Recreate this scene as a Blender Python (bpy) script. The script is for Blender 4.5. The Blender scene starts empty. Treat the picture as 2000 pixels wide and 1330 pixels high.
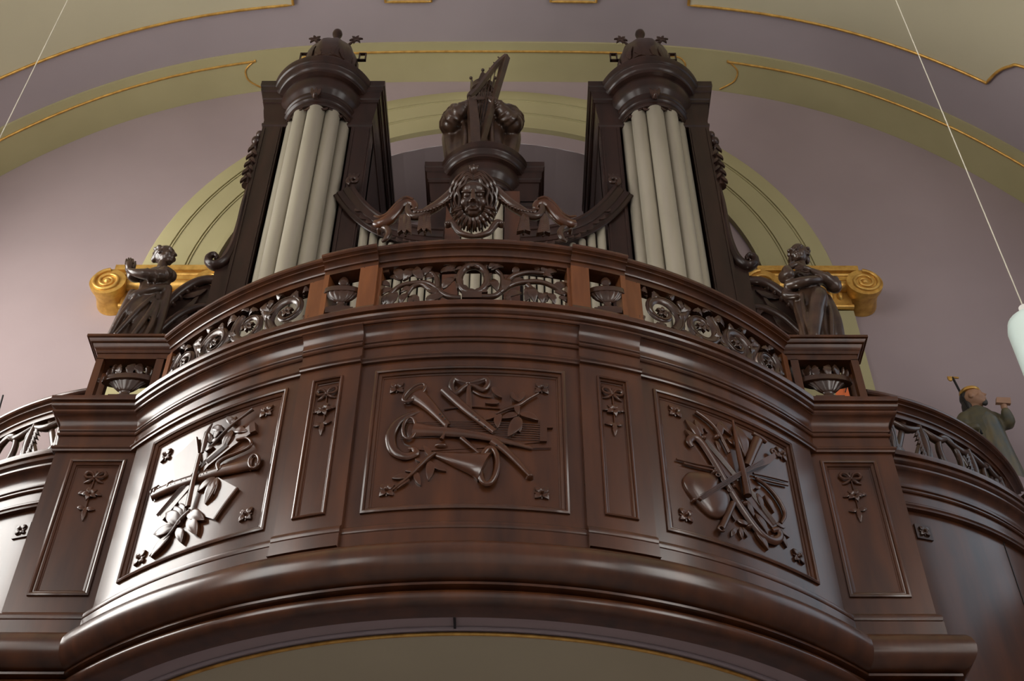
import bpy, bmesh, math, random
from math import sin, cos, pi, sqrt, atan2, hypot
from mathutils import Vector, Matrix
random.seed(7)
S = bpy.context.scene
C = S.collection
# ------------------------------------------------------------------ camera
# heights are metres above the eye of the photographer (the nave floor lies at z = -1.6)
FPX, PIT, YAW, ROL, CX = 2479.43, 0.792, -0.0033, 0.0038, 0.2178
_F = Vector((sin(YAW)*cos(PIT), cos(YAW)*cos(PIT), sin(PIT)))
_R = Vector((cos(YAW), -sin(YAW), 0)); _U = _R.cross(_F)
CR = _R*cos(ROL) + _U*sin(ROL); CU = _U*cos(ROL) - _R*sin(ROL)
EYE = Vector((CX, 0, 0))
cam = bpy.data.objects.new('camera', bpy.data.cameras.new('camera')); C.objects.link(cam)
cam.matrix_world = Matrix(((CR.x, CU.x, -_F.x, CX), (CR.y, CU.y, -_F.y, 0), (CR.z, CU.z, -_F.z, 0), (0, 0, 0, 1)))
cam.data.sensor_width = 36; cam.data.lens = FPX/2000*36; cam.data.clip_end = 200
S.camera = cam
# ------------------------------------------------------------------ world, exposure
w = bpy.data.worlds.new('world'); S.world = w; w.use_nodes = True
w.node_tree.nodes['Background'].inputs[0].default_value = (1.0, 0.97, 0.94, 1)
w.node_tree.nodes['Background'].inputs[1].default_value = 0.45
S.view_settings.view_transform = 'Standard'; S.view_settings.look = 'None'
S.view_settings.gamma = 1; S.view_settings.use_curve_mapping = False
S.view_settings.exposure = 0.33
S.cycles.adaptive_threshold = .03; S.cycles.max_bounces = 4; S.cycles.diffuse_bounces = 3; S.cycles.glossy_bounces = 2; S.cycles.transmission_bounces = 2
WIN_LEFT, WIN_FILL, WIN_RIGHT = 11.0, 6.4, 1.0        # pane brightness: left, fill panes added farther back, right

# ------------------------------------------------------------------ materials
def mat(name, a, b=None, rough=.5, scale=(5, 5, 5), bump=0., bscale=40, coat=0., metal=0., detail=3, spec=.5, contrast=(.3, .7), coat_rough=.2):
    m = bpy.data.materials.new(name); m.use_nodes = True
    n = m.node_tree.nodes; l = m.node_tree.links; p = n['Principled BSDF']
    b = b or tuple(c*.8 for c in a)
    tc = n.new('ShaderNodeTexCoord'); mp = n.new('ShaderNodeMapping'); mp.inputs['Scale'].default_value = scale
    no = n.new('ShaderNodeTexNoise'); no.inputs['Scale'].default_value = 1; no.inputs['Detail'].default_value = detail
    cr = n.new('ShaderNodeValToRGB'); e = cr.color_ramp.elements
    e[0].position, e[1].position = contrast
    e[0].color = (*b, 1); e[1].color = (*a, 1)
    l.new(tc.outputs['Object'], mp.inputs[0]); l.new(mp.outputs[0], no.inputs['Vector']); l.new(no.outputs['Fac'], cr.inputs[0])
    l.new(cr.outputs[0], p.inputs['Base Color'])
    p.inputs['Roughness'].default_value = rough; p.inputs['Metallic'].default_value = metal
    p.inputs['Coat Weight'].default_value = coat; p.inputs['Coat Roughness'].default_value = coat_rough
    p.inputs['Specular IOR Level'].default_value = spec
    if bump > .055:
        n2 = n.new('ShaderNodeTexNoise'); n2.inputs['Scale'].default_value = bscale; n2.inputs['Detail'].default_value = 4
        bp = n.new('ShaderNodeBump'); bp.inputs['Strength'].default_value = bump; bp.inputs['Distance'].default_value = .01
        l.new(tc.outputs['Object'], n2.inputs['Vector']); l.new(n2.outputs['Fac'], bp.inputs['Height']); l.new(bp.outputs[0], p.inputs['Normal'])
    return m
def glow(name, col, s):
    m = bpy.data.materials.new(name); m.use_nodes = True; n = m.node_tree.nodes
    e = n.new('ShaderNodeEmission'); e.inputs[0].default_value = (*col, 1); e.inputs[1].default_value = s
    m.node_tree.links.new(e.outputs[0], n['Material Output'].inputs[0]); return m
OAK = mat('varnished_oak', (.090, .0285, .0085), (.024, .0088, .0042), .38, (9, 9, 1.6), .05, 60, 1.0, coat_rough=.22, contrast=(.22, .78), spec=.08)
OAKL = mat('orange_oak', (.190, .066, .022), (.105, .036, .013), .4, (16, 16, 2.5), .05, 60, .6, coat_rough=.24, contrast=(.22, .78), spec=.1)
CARV = mat('carved_oak', (.058, .025, .012), (.028, .0125, .007), .4, (9, 9, 9), .05, 50, .9, coat_rough=.2, spec=.12)
CARVD = mat('dark_carved_oak', (.042, .020, .013), (.022, .011, .008), .4, (9, 9, 9), .05, 50, .4, spec=.15)
CASE = mat('organ_case_oak', (.030, .0135, .0095), (.015, .0075, .0055), .42, (12, 12, 2), .05, 50, .3, spec=.15)
STAT = mat('statue_oak', (.060, .032, .019), (.028, .015, .010), .34, (10, 10, 10), .05, 60, .6, spec=.2)
TIN = mat('pipe_tin', (.41, .375, .295), (.32, .29, .225), .45, (9, 9, 1.2), .02, 30, metal=.35, contrast=(.2, .8))
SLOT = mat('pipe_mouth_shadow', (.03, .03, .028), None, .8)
MAUVE = mat('mauve_plaster', (.375, .300, .300), (.34, .270, .272), .85, (1.2, 1.2, 1.2), .06, 14, spec=.2)
LILAC = mat('lilac_plaster', (.365, .310, .322), (.33, .280, .292), .85, (1.1, 1.1, 1.1), .05, 12, spec=.2)
OLIVE = mat('olive_cream_paint', (.440, .395, .215), (.39, .35, .185), .75, (1.5, 1.5, 1.5), .05, 16, spec=.25)
CREAM = mat('cream_paint', (.52, .475, .33), (.47, .43, .30), .8, (1.0, 1.0, 1.0), .05, 12, spec=.2)
GOLD = mat('gilding', (.76, .46, .12), (.50, .27, .06), .38, (18, 18, 18), .08, 60, metal=.6)
STONE = mat('pale_stone_floor', (.50, .50, .50), (.40, .40, .41), .6, (2, 2, 2), .03, 20)
IRON = mat('dark_iron', (.03, .03, .032), None, .5, metal=.6)
CORD = mat('pale_cord', (.62, .58, .46), None, .7)
OPAL = mat('opal_glass', (.72, .86, .80), (.68, .82, .77), .3, coat=.4)
ORANGE = mat('orange_cloth', (.85, .20, .06), (.72, .15, .04), .8, (8, 8, 2))
WHITE = mat('white_cloth', (.85, .83, .78), None, .8)
SKINP = mat('painted_skin', (.40, .22, .13), None, .55)
HAIRP = mat('painted_dark_hair', (.045, .04, .035), None, .55)
ROBEP = mat('painted_olive_robe', (.115, .095, .045), (.06, .06, .042), .5, (14, 14, 14))
BLUEP = mat('painted_blue_robe', (.07, .09, .095), (.15, .12, .06), .5, (18, 18, 6))

# ------------------------------------------------------------------ mesh helpers
class MB:
    def __init__(s): s.v = []; s.f = []
    def add(s, v, f):
        o = len(s.v); s.v += [tuple(p) for p in v]; s.f += [tuple(i+o for i in q) for q in f]
    def box(s, c, d, rz=0):
        x, y, z = (k/2 for k in d); P = []
        for i in (-1, 1):
            for j in (-1, 1):
                for k in (-1, 1):
                    a, b = i*x, j*y
                    P.append((c[0]+a*cos(rz)-b*sin(rz), c[1]+a*sin(rz)+b*cos(rz), c[2]+k*z))
        s.add(P, [(0, 1, 3, 2), (4, 6, 7, 5), (0, 4, 5, 1), (2, 3, 7, 6), (0, 2, 6, 4), (1, 5, 7, 3)])
    def span(s, x0, x1, y0, y1, z0, z1): s.box(((x0+x1)/2, (y0+y1)/2, (z0+z1)/2), (abs(x1-x0), abs(y1-y0), abs(z1-z0)))
    def rings(s, R, closed=True, loop=False, caps=True):
        n = len(R[0]); v = [p for r in R for p in r]; f = []
        m = len(R)
        for i in range(m if loop else m-1):
            for j in range(n if closed else n-1):
                f.append((i*n+j, i*n+(j+1) % n, ((i+1) % m)*n+(j+1) % n, ((i+1) % m)*n+j))
        if caps and closed and not loop:
            f.append(tuple(range(n-1, -1, -1))); f.append(tuple((m-1)*n+j for j in range(n)))
        s.add(v, f)
    def lathe(s, prof, c=(0, 0, 0), n=20, sx=1, sy=1, ripple=0, nr=8):
        R = []
        for r, z in prof:
            R.append([(c[0]+sx*r*(1+ripple*cos(nr*t))*cos(t), c[1]+sy*r*(1+ripple*cos(nr*t))*sin(t), c[2]+z) for t in (2*pi*k/n for k in range(n))])
        s.rings(R)
    def tube(s, pts, r, n=8, caps=True, loop=False):
        pts = [Vector(p) for p in pts]; m = len(pts)
        rr = r if isinstance(r, (list, tuple)) else [r]*m
        up = Vector((.13, .31, .94)); R = []; prev = None
        for i, p in enumerate(pts):
            if loop: t = pts[(i+1) % m]-pts[i-1]
            else: t = pts[min(i+1, m-1)]-pts[max(i-1, 0)]
            t.normalize()
            a = (prev - t*prev.dot(t)) if prev else (t.cross(up) if abs(t.dot(up)) < .95 else t.cross(Vector((1, 0, 0))))
            a.normalize(); prev = a; b = t.cross(a)
            R.append([p+(a*cos(2*pi*k/n)+b*sin(2*pi*k/n))*rr[i] for k in range(n)])
        s.rings(R, loop=loop, caps=caps)
    def ell(s, c, r, rot=None, n=14, m=9):
        R = []
        M = rot or Matrix.Identity(3)
        for i in range(m):
            t = pi*(i+.15)/(m-.7); z = cos(t); q = sin(t)
            R.append([Vector(c)+M @ Vector((r[0]*q*cos(2*pi*k/n), r[1]*q*sin(2*pi*k/n), r[2]*z)) for k in range(n)])
        s.rings(R)
def smooth_path(P, n=6):
    if len(P) < 3: n = max(n, 4)
    out = []; d = len(P[0])
    for i in range(len(P)-1):
        p0, p1, p2, p3 = P[max(i-1, 0)], P[i], P[i+1], P[min(i+2, len(P)-1)]
        for k in range(n):
            t = k/n
            out.append(tuple(.5*(2*p1[j]+(p2[j]-p0[j])*t+(2*p0[j]-5*p1[j]+4*p2[j]-p3[j])*t*t+(3*p1[j]-p0[j]-3*p2[j]+p3[j])*t**3) for j in range(d)))
    out.append(tuple(P[-1])); return out
def obj(name, mb, m, parent=None, sharp=50, remesh=None, sm=4):
    me = bpy.data.meshes.new(name); me.from_pydata(mb.v, [], mb.f)
    bm = bmesh.new(); bm.from_mesh(me); bmesh.ops.recalc_face_normals(bm, faces=bm.faces); bm.to_mesh(me); bm.free()
    for p in me.polygons: p.use_smooth = True
    if not remesh: me.set_sharp_from_angle(angle=math.radians(sharp))
    me.materials.append(m)
    o = bpy.data.objects.new(name, me); C.objects.link(o)
    if parent: o.parent = parent
    if remesh:
        r = o.modifiers.new('remesh', 'REMESH'); r.mode = 'VOXEL'; r.voxel_size = remesh; r.use_smooth_shade = True
        q = o.modifiers.new('smooth', 'SMOOTH'); q.iterations = sm; q.factor = .5
    return o
def tag(o, label=None, cat=None, group=None, kind=None):
    for k, v in (('label', label), ('category', cat), ('group', group), ('kind', kind)):
        if v: o[k] = v
    return o
def thing(name, label, cat, loc=(0, 0, 0), group=None):
    """an empty at the thing's base; its parts keep world coordinates"""
    o = bpy.data.objects.new(name, None); C.objects.link(o); o.location = loc; o.empty_display_size = .1
    return tag(o, label, cat, group)
MOULD = {'cornice', 'entablature', 'plinth', 'base_torus', 'handrail', 'base_rail', 'cap_moulding', 'turret_cornice', 'carved_panel', 'pilaster_panel', 'pier_panel', 'top_rail', 'crown', 'capital'}
def part(name, mb, m, parent, **k):
    if name in MOULD: k.setdefault('sharp', 27)
    o = obj(name, mb, m, None, **k); o.parent = parent
    if parent.parent is None: o.matrix_parent_inverse = Matrix.Translation(-parent.location)
    return o
def struct(name, mb, m, parent=None, **k):
    o = obj(name, mb, m, **k); o['kind'] = 'structure'; return o
def ray(px, py): return _F*1 + CR*((px-1000)/FPX) - CU*((py-665)/FPX)
def at(px, py, Y):
    d = ray(px, py); return EYE + d*(Y/d.y)

# ------------------------------------------------------------------ curved surfaces: arcs in plan, mapped as (u along, v up, h out)
class Arc:
    def __init__(s, cx, cy, R, sg=1): s.cx, s.cy, s.R, s.sg = cx, cy, R, sg
    def p(s, a, o): return (s.sg*(s.cx+(s.R+o)*sin(a)), s.cy-(s.R+o)*cos(a))
    def M(s, d=0): return lambda u, v, h: (*s.p(u/s.R, d+h), v)
    def sweep(s, mb, prof, a0, a1, brk=None, step=.03, dz=0):
        L = []
        b = sorted(k for k in (brk or {}) if a0 < k < a1)
        cuts = [a0]+b+[a1]
        for i in range(len(cuts)-1):
            n = max(1, int((cuts[i+1]-cuts[i])/step+.5)); mid = (cuts[i]+cuts[i+1])/2
            d = BAYD(mid) if brk else 0
            L += [(cuts[i]+(cuts[i+1]-cuts[i])*k/n, d) for k in range(n+1)]
        mb.rings([[(*s.p(a, d+o), z+dz) for o, z in prof] for a, d in L])
    def hit(s, px, py, d=0):
        D = ray(px, py); ox, oy = s.sg*EYE.x-s.cx, EYE.y-s.cy; dx, dy = s.sg*D.x, D.y
        A = dx*dx+dy*dy; B = 2*(ox*dx+oy*dy); K = ox*ox+oy*oy-(s.R+d)**2
        t = (-B-sqrt(max(B*B-4*A*K, 0)))/(2*A)
        return (s.R*atan2(ox+t*dx, -(oy+t*dy)), t*D.z)
def flatM(x0, y0, sg=1): return lambda u, v, h: (sg*(x0+u), y0-h, v)
def polysweep(mb, path, prof, dz=0):
    """mitred sweep along an open plan polyline, offsets to the right of travel"""
    n = len(path); R = []
    for i in range(n):
        p = Vector(path[i])
        def nr(a, b):
            t = (Vector(b)-Vector(a)).normalized(); return Vector((t.y, -t.x))
        if i == 0: m = nr(path[0], path[1])
        elif i == n-1: m = nr(path[-2], path[-1])
        else:
            a, b = nr(path[i-1], path[i]), nr(path[i], path[i+1]); m = (a+b).normalized(); m = m/max(m.dot(a), .2)
        R.append([(p.x+m.x*o, p.y+m.y*o, z+dz) for o, z in prof])
    mb.rings(R)
# ---- relief shapes in (u, v, h)
def r_tube(mb, M, pts, rad, h=0, n=8, flat=1., loop=False, sm=5):
    m0 = len(pts)
    rr = list(rad) if isinstance(rad, (list, tuple)) else [rad]*m0
    hh = list(h) if isinstance(h, (list, tuple)) else [h]*m0
    P = [(p[0], p[1], r, q) for p, r, q in zip(pts, rr, hh)]
    if sm > 1: P = smooth_path(P, sm)
    R = []; m = len(P)
    for i, (u, v, r, q) in enumerate(P):
        if loop: a, b = P[i-1], P[(i+1) % m]
        else: a, b = P[max(i-1, 0)], P[min(i+1, m-1)]
        tu, tv = b[0]-a[0], b[1]-a[1]; L = hypot(tu, tv) or 1; nu, nv = -tv/L, tu/L
        R.append([M(u+nu*cos(t)*r, v+nv*cos(t)*r, q+sin(t)*r*flat) for t in (2*pi*k/n for k in range(n))])
    mb.rings(R, loop=loop)
def r_ring(mb, M, c, a, b, r, h, n=20, flat=1.):
    pts = [(c[0]+a[0]*cos(t)+b[0]*sin(t), c[1]+a[1]*cos(t)+b[1]*sin(t)) for t in (2*pi*k/n for k in range(n))]
    r_tube(mb, M, pts, r, h, 8, flat, True, 1)
def r_dome(mb, M, c, a, b, h0, h1, n=16, rows=4, power=.5):
    R = []
    for i in range(rows+1):
        q = 1-i/(rows+.4); hh = h0+(h1-h0)*(1-q*q)**power if i else h0
        R.append([M(c[0]+(a[0]*cos(t)+b[0]*sin(t))*q, c[1]+(a[1]*cos(t)+b[1]*sin(t))*q, hh) for t in (2*pi*k/n for k in range(n))])
    mb.rings(R)
def r_poly(mb, M, P, h0, h1):
    n = len(P)
    mb.rings([[M(*p, h0) for p in P], [M(*p, h1) for p in P]])
def r_leaf(mb, M, p0, p1, w, h, lift=.3, under=.006, bend=0., teeth=0, n=8):
    """pointed leaf with a sunk midrib"""
    du, dv = p1[0]-p0[0], p1[1]-p0[1]; L = hypot(du, dv) or 1e-6; tu, tv = du/L, dv/L; nu, nv = -tv, tu
    T = []
    for i in range(n+1):
        t = i/n; k = w*max(.04, 1.9*(t+.02)**.62*(1-t)**.85)
        if teeth: k *= 1+teeth*(1 if i % 2 else -1)
        o = bend*L*sin(pi*t); up = h+lift*.6*w*sin(pi*t)
        row = []; low = []
        for c, hh in ((-1, .03), (-.5, .17), (0, .0), (.5, .17), (1, .03)):
            u = p0[0]+du*t+nu*(o+c*k); v = p0[1]+dv*t+nv*(o+c*k)
            row.append(M(u, v, up+hh*k)); low.append(M(u, v, up-under*(1 if abs(c) < .9 else .4)))
        T.append(row+low[::-1])
    mb.rings(T)
def r_rosette(mb, M, c, r, h, petals=4, rot=.78):
    for k in range(petals):
        a = rot+2*pi*k/petals
        r_leaf(mb, M, (c[0]+r*.1*cos(a), c[1]+r*.1*sin(a)), (c[0]+r*cos(a), c[1]+r*sin(a)), r*.42, h, .35, h+.004)
        a += pi/petals
        r_leaf(mb, M, c, (c[0]+r*.75*cos(a), c[1]+r*.75*sin(a)), r*.22, h*.6, .3, h)
    r_dome(mb, M, c, (r*.28, 0), (0, r*.28), 0, h+r*.45, 10, 3)
def r_spiral(mb, M, c, r0, r1, a0, turns, t0, t1, h, flat=1., n=8, hin=None):
    N = max(10, int(abs(turns)*28)); P = []; rr = []; hh = []
    for i in range(N+1):
        q = i/N; a = a0+2*pi*turns*q; r = r0+(r1-r0)*q**.8
        P.append((c[0]+r*cos(a), c[1]+r*sin(a))); rr.append(t0+(t1-t0)*q); hh.append(h+((hin or h)-h)*q)
    r_tube(mb, M, P, rr, hh, n, flat, sm=1)
def rect_rings(mb, M, rects, nu=14, nv=2):
    """rects: (u0,u1,v0,v1,h) from outside in"""
    R = []
    for u0, u1, v0, v1, h in rects:
        L = [(u0+(u1-u0)*k/nu, v0) for k in range(nu)]+[(u1, v0+(v1-v0)*k/nv) for k in range(nv)]
        L += [(u1-(u1-u0)*k/nu, v1) for k in range(nu)]+[(u0, v1-(v1-v0)*k/nv) for k in range(nv)]
        R.append([M(u, v, h) for u, v in L])
    mb.rings(R, caps=False)
def framed(mb, M, bay, pan, h=0., dep=.016, nu=14, k=1.):
    """stiles and rails of a bay with a moulded frame round a sunk panel"""
    u0, u1, v0, v1 = bay; a0, a1, b0, b1 = pan
    def ins(d, hh): return (a0+d*k, a1-d*k, b0+d*k, b1-d*k, h+hh)
    rect_rings(mb, M, [(u0, u1, v0, v1, h-.03), (u0, u1, v0, v1, h), ins(0, 0), ins(.001, .010), ins(.010, .013), ins(.017, .010), ins(.018, .002), ins(.026, .003), ins(.034, -.003), ins(.036, -.010), ins(.042, -dep+.002), ins(.043, -dep-.004)], nu)
def field(mb, M, u0, u1, v0, v1, h, nu=14, th=.02):
    R = []
    for k in range(nu+1):
        u = u0+(u1-u0)*k/nu
        R.append([M(u, v0, h), M(u, v1, h), M(u, v1, h-th), M(u, v0, h-th)])
    mb.rings(R)

# ------------------------------------------------------------------ measures
YC, RP = 7.028, 2.628
BOW = Arc(0, YC, RP)
A1, A2 = .2024, .322                      # the pilaster bays of the bow
AE = .735                                 # end of the bow at the piers
def BAYD(a): return .022 if A1 < abs(a) < A2 else 0.
BRK = {-A2: 1, -A1: 1, A1: 1, A2: 1}
WING = lambda sg: Arc(1.835, 6.932, 1.725, sg)
PX0, PX1, PY = 1.73, 2.20, 5.11           # the piers
YW = 6.6                                  # back wall
VA, VP, VB, VT = 7.4, 3.2, 27.26, 10.145  # vault section
def vz(x): return VT-VB*(1-(1-min(abs(x)/VA, .999)**VP)**(1/VP))
def vaultM(x, y, h):
    e = .01; s = (vz(x+e)-vz(x-e))/(2*e); L = sqrt(1+s*s)
    return (x+h*s/L, y, vz(x)-h/L)
WX = 4.75                                 # side walls of the nave

# ================================================================== THE SETTING
def build_setting():
    # back wall with the arched organ recess
    zc, ro = 7.18, 1.985
    mb = MB(); xs = [-WX+2*WX*k/96 for k in range(97)]
    xs = sorted(xs+[-ro, ro]+[ro*sin(pi/2*k/24) for k in range(-23, 24)])
    T = []
    for x in xs:
        lo = zc+sqrt(max(ro*ro-x*x, 0)) if abs(x) < ro-1e-6 else zc
        T.append((x, lo, vz(x)+.02))
    for i in range(len(T)-1):
        a, b = T[i], T[i+1]
        mb.add([(a[0], YW, a[1]), (b[0], YW, b[1]), (b[0], YW, b[2]), (a[0], YW, a[2])], [(0, 1, 2, 3)])
    for s in (-1, 1):
        mb.add([(s*ro, YW, -1.6), (s*WX, YW, -1.6), (s*WX, YW, zc), (s*ro, YW, zc)], [(0, 1, 2, 3)])
    mb.add([(-ro, YW, -1.6), (ro, YW, -1.6), (ro, YW, 3.4), (-ro, YW, 3.4)], [(0, 1, 2, 3)])
    # reveal and back of the recess
    P = [(-ro, 3.4)]+[(ro*sin(t), zc+ro*cos(t)) for t in (-pi/2+pi*k/32 for k in range(33))]+[(ro, 3.4)]
    mb.rings([[(x, YW, z) for x, z in P], [(x, 7.4, z) for x, z in P]], closed=True, caps=False)
    mb.add([(x, 7.4, z) for x, z in P], [tuple(range(len(P)))])
    me = bpy.data.meshes.new('wall_back'); me.from_pydata(mb.v, [], mb.f); me.materials.append(MAUVE)
    o = bpy.data.objects.new('wall_back', me); C.objects.link(o); o['kind'] = 'structure'
    # nave floor and gallery floor, soffit
    mb = MB(); mb.span(-WX, WX, -9, YW, -1.75, -1.6); struct('floor', mb, STONE)
    mb = MB(); n = 40
    P = [BOW.p(-AE+2*AE*k/n, -.09) for k in range(n+1)]+[(2.15, 5.3), (4.7, 6.2), (4.7, YW+.8), (-4.7, YW+.8), (-4.7, 6.2), (-2.15, 5.3)]
    mb.rings([[(x, y, 2.945) for x, y in P], [(x, y, 3.4) for x, y in P]])
    struct('floor_gallery', mb, MAUVE)
    # painted field under the gallery, with its gilt moulding
    mb = MB(); P = [((2.385)*sin(a), YC-2.385*cos(a)) for a in (-.62+1.24*k/40 for k in range(41))]+[(1.39, 6.4), (-1.39, 6.4)]
    mb.rings([[(x, y, 2.944) for x, y in P], [(x, y, 2.936) for x, y in P]]); struct('ceiling_soffit_field', mb, CREAM)
    mb = MB(); mb.tube([(2.398*sin(a), YC-2.398*cos(a), 2.934) for a in (-.62+1.24*k/60 for k in range(61))], .0085, 8); struct('trim_1', mb, GOLD)
    mb = MB(); mb.tube([(2.432*sin(a), YC-2.432*cos(a), 2.94) for a in (-.62+1.24*k/60 for k in range(61))], .010, 8); struct('trim_2', mb, LILAC)
    # barrel vault
    mb = MB(); n = 80; R = []
    for k in range(n+1):
        x = -WX+2*WX*k/n; R.append([(x, YW, vz(x)), (x, -9, vz(x)), (x, -9, vz(x)+.12), (x, YW, vz(x)+.12)])
    mb.rings(R); struct('ceiling', mb, LILAC)
    def vband(name, y0, y1, h, m, x0=-WX, x1=WX, n=90):
        mb = MB(); R = []
        for k in range(n+1):
            x = x0+(x1-x0)*k/n; R.append([vaultM(x, y0, -.01), vaultM(x, y0, h), vaultM(x, y1, h), vaultM(x, y1, -.01)])
        mb.rings(R); return struct(name, mb, m)
    vband('trim_3', 6.185, 6.599, .022, OLIVE)
    def vline(name, pts, r=.011, h=.024, m=GOLD):
        mb = MB(); mb.tube([vaultM(x, y, h) for x, y in smooth_path(pts, 5)], r, 8); return struct(name, mb, m)
    k = 4
    for s in (-1, 1):
        xs = [4.7, 4.3, 3.9, 3.5, 3.1, 2.7, 2.4, 2.14]
        vline('trim_%d' % k, [(s*x, 6.28) for x in xs]); k += 1
        vline('trim_%d' % k, [(s*2.14, 6.265), (s*2.23, 6.34), (s*2.245, 6.41), (s*2.215, 6.485), (s*2.11, 6.575)], .008); k += 1
        vline('trim_%d' % k, [(s*1.64, 6.275), (s*1.72, 6.29), (s*1.772, 6.343), (s*1.768, 6.40), (s*1.73, 6.47)], .008); k += 1
    vline('trim_%d' % k, [(-1.64+3.28*i/14, 6.275) for i in range(15)]); k += 1
    # large cream fields of the vault with gilt edges
    for s in (-1, 1):
        edge = smooth_path([(s*x, 5.755) for x in (1.745, 2.3, 2.9, 3.5, 4.06)], 6)+smooth_path([(s*4.06, 5.745), (s*4.10, 5.62), (s*4.156, 5.53), (s*4.23, 5.48), (s*4.6, 5.44)], 5)[1:]
        mb = MB(); mb.rings([[vaultM(x, y, -.01), vaultM(x, y, .02), vaultM(x, 1.5, .02), vaultM(x, 1.5, -.01)] for x, y in edge])
        struct('trim_%d' % k, mb, CREAM); k += 1
        mb = MB(); P = [vaultM(x, y, .022) for x, y in edge]
        mb.tube([vaultM(s*1.745, yy, .022) for yy in (1.5, 3, 4.5)]+P, .0125, 8); struct('trim_%d' % k, mb, GOLD); k += 1
        Q = [(s*.53, 5.0), (s*.53, 5.77), (s*.935, 5.77), (s*.935, 5.0)]
        mb = MB(); mb.rings([[vaultM(x, 5.77, -.01), vaultM(x, 5.77, .012), vaultM(x, 5.0, .012), vaultM(x, 5.0, -.01)] for x in (s*(.53+.405*i/8) for i in range(9))]); struct('trim_%d' % k, mb, CREAM); k += 1
        mb = MB(); L = []
        for (xa, ya), (xb, yb) in zip(Q, Q[1:]+Q[:1]): L += [vaultM(xa+(xb-xa)*i/6, ya+(yb-ya)*i/6, .018) for i in range(6)]
        mb.tube(L, 0.0125, 8, loop=True); struct('trim_%d' % k, mb, GOLD); k += 1
    # archivolt
    def ring_xz(prof, z0=zc, n=56, a0=-pi/2, a1=pi/2):
        mb = MB(); R = []
        for i in range(n+1):
            t = a0+(a1-a0)*i/n; R.append([(r*sin(t), y, z0+r*cos(t)) for r, y in prof])
        mb.rings(R); return mb
    y = YW
    prof = [(2.165, y+.01), (2.165, y-.05), (2.20, y-.052), (2.205, y-.045), (2.36, y-.045), (2.362, y-.052), (2.372, y-.052), (2.374, y-.043), (2.382, y-.043), (2.384, y-.055), (2.394, y-.055), (2.396, y-.05),
            (2.555, y-.05), (2.557, y-.057), (2.567, y-.057), (2.569, y-.048), (2.577, y-.048), (2.579, y-.06), (2.589, y-.06), (2.60, y-.058), (2.70, y-.06), (2.715, y-.05), (2.72, y+.01)]
    struct('trim_%d' % k, ring_xz(prof), OLIVE); k += 1
    # side walls: windows beside the gallery, unseen panes farther back added as fill
    def side_wall(s, name, wins):
        mb = MB(); ys = sorted({-9., YW}|{q for a in wins for q in (a[0], a[1])})
        top = vz(WX)+.05
        for i in range(len(ys)-1):
            a, b = ys[i], ys[i+1]
            wn = [q for q in wins if q[0] <= a and q[1] >= b]
            segs = [(-1.6, wn[0][2]), (wn[0][3], top)] if wn else [(-1.6, top)]
            for z0, z1 in segs: mb.span(s*WX, s*(WX+.4), a, b, z0, z1)
        struct(name, mb, MAUVE)
    WL = [(3.4, 5.7, 4.9, 7.4), (-1.2, 1.4, 3.4, 7.4), (-6.0, -3.4, 3.4, 7.4)]
    side_wall(-1, 'wall_left', WL); side_wall(1, 'wall_right', WL)
    n = 1
    for s in (-1, 1):
        for i, (a, b, z0, z1) in enumerate(WL):
            st = (WIN_LEFT if i == 0 else WIN_FILL) if s < 0 else (WIN_RIGHT if i == 0 else WIN_FILL*.85)
            colr = (1, .97, .92) if s < 0 or i else (.78, .88, 1)
            mb = MB(); mb.span(s*(WX+.20), s*(WX+.22), a, b, z0, z1)
            o = struct('window_or_fill_%d' % n, mb, glow('daylight_or_fill_pane_%d' % n, colr, st))
            mb = MB()
            for q in range(1, 4): mb.span(s*(WX+.16), s*(WX+.2), a+(b-a)*q/4-.012, a+(b-a)*q/4+.012, z0, z1)
            for q in range(1, 6): mb.span(s*(WX+.165), s*(WX+.195), a, b, z0+(z1-z0)*q/6-.01, z0+(z1-z0)*q/6+.01)
            part('glazing_bars', mb, IRON, o); n += 1
build_setting()

# ================================================================== GALLERY PARAPET
CLOW = [(-.09, 4.33), (.0, 4.334), (.014, 4.336), (.016, 4.346), (.024, 4.353), (.024, 4.362), (.014, 4.368), (.010, 4.378), (.003, 4.383), (.003, 4.443), (.012, 4.445), (.017, 4.451), (.017, 4.458), (.010, 4.463), (.006, 4.468), (.006, 4.474), (.014, 4.477), (.016, 4.486),
        (.014, 4.494), (.015, 4.510), (.020, 4.530), (.030, 4.548), (.044, 4.560), (.050, 4.562), (.050, 4.572), (-.09, 4.572)]
CTOP = [(-.09, 4.568), (.058, 4.568), (.062, 4.572), (.062, 4.584), (.054, 4.588), (.050, 4.594), (.060, 4.598), (.072, 4.606), (.076, 4.618), (.072, 4.628), (.064, 4.631), (.064, 4.637), (.080, 4.641), (.082, 4.652), (.082, 4.67), (-.17, 4.67)]
CORN = CLOW[:-2]+CTOP[1:]
BASE = [(-.09, 3.352), (.002, 3.350), (.010, 3.342), (.018, 3.333), (.021, 3.320), (.018, 3.306), (.012, 3.300), (.020, 3.297), (.020, 3.225), (.032, 3.222), (.034, 3.214)]
BASE += [(.030+.075*sin(t), 3.118+.094*cos(t)) for t in (.1+2.85*k/12 for k in range(13))]
BASE += [(.020, 3.022), (.034, 3.016), (.034, 3.004), (.006, 3.000)]+[(-.012+.040*sin(t), 2.962+.036*cos(t)) for t in (.2+2.7*k/9 for k in range(10))]+[(-.02, 2.924), (-.09, 2.924)]
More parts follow.
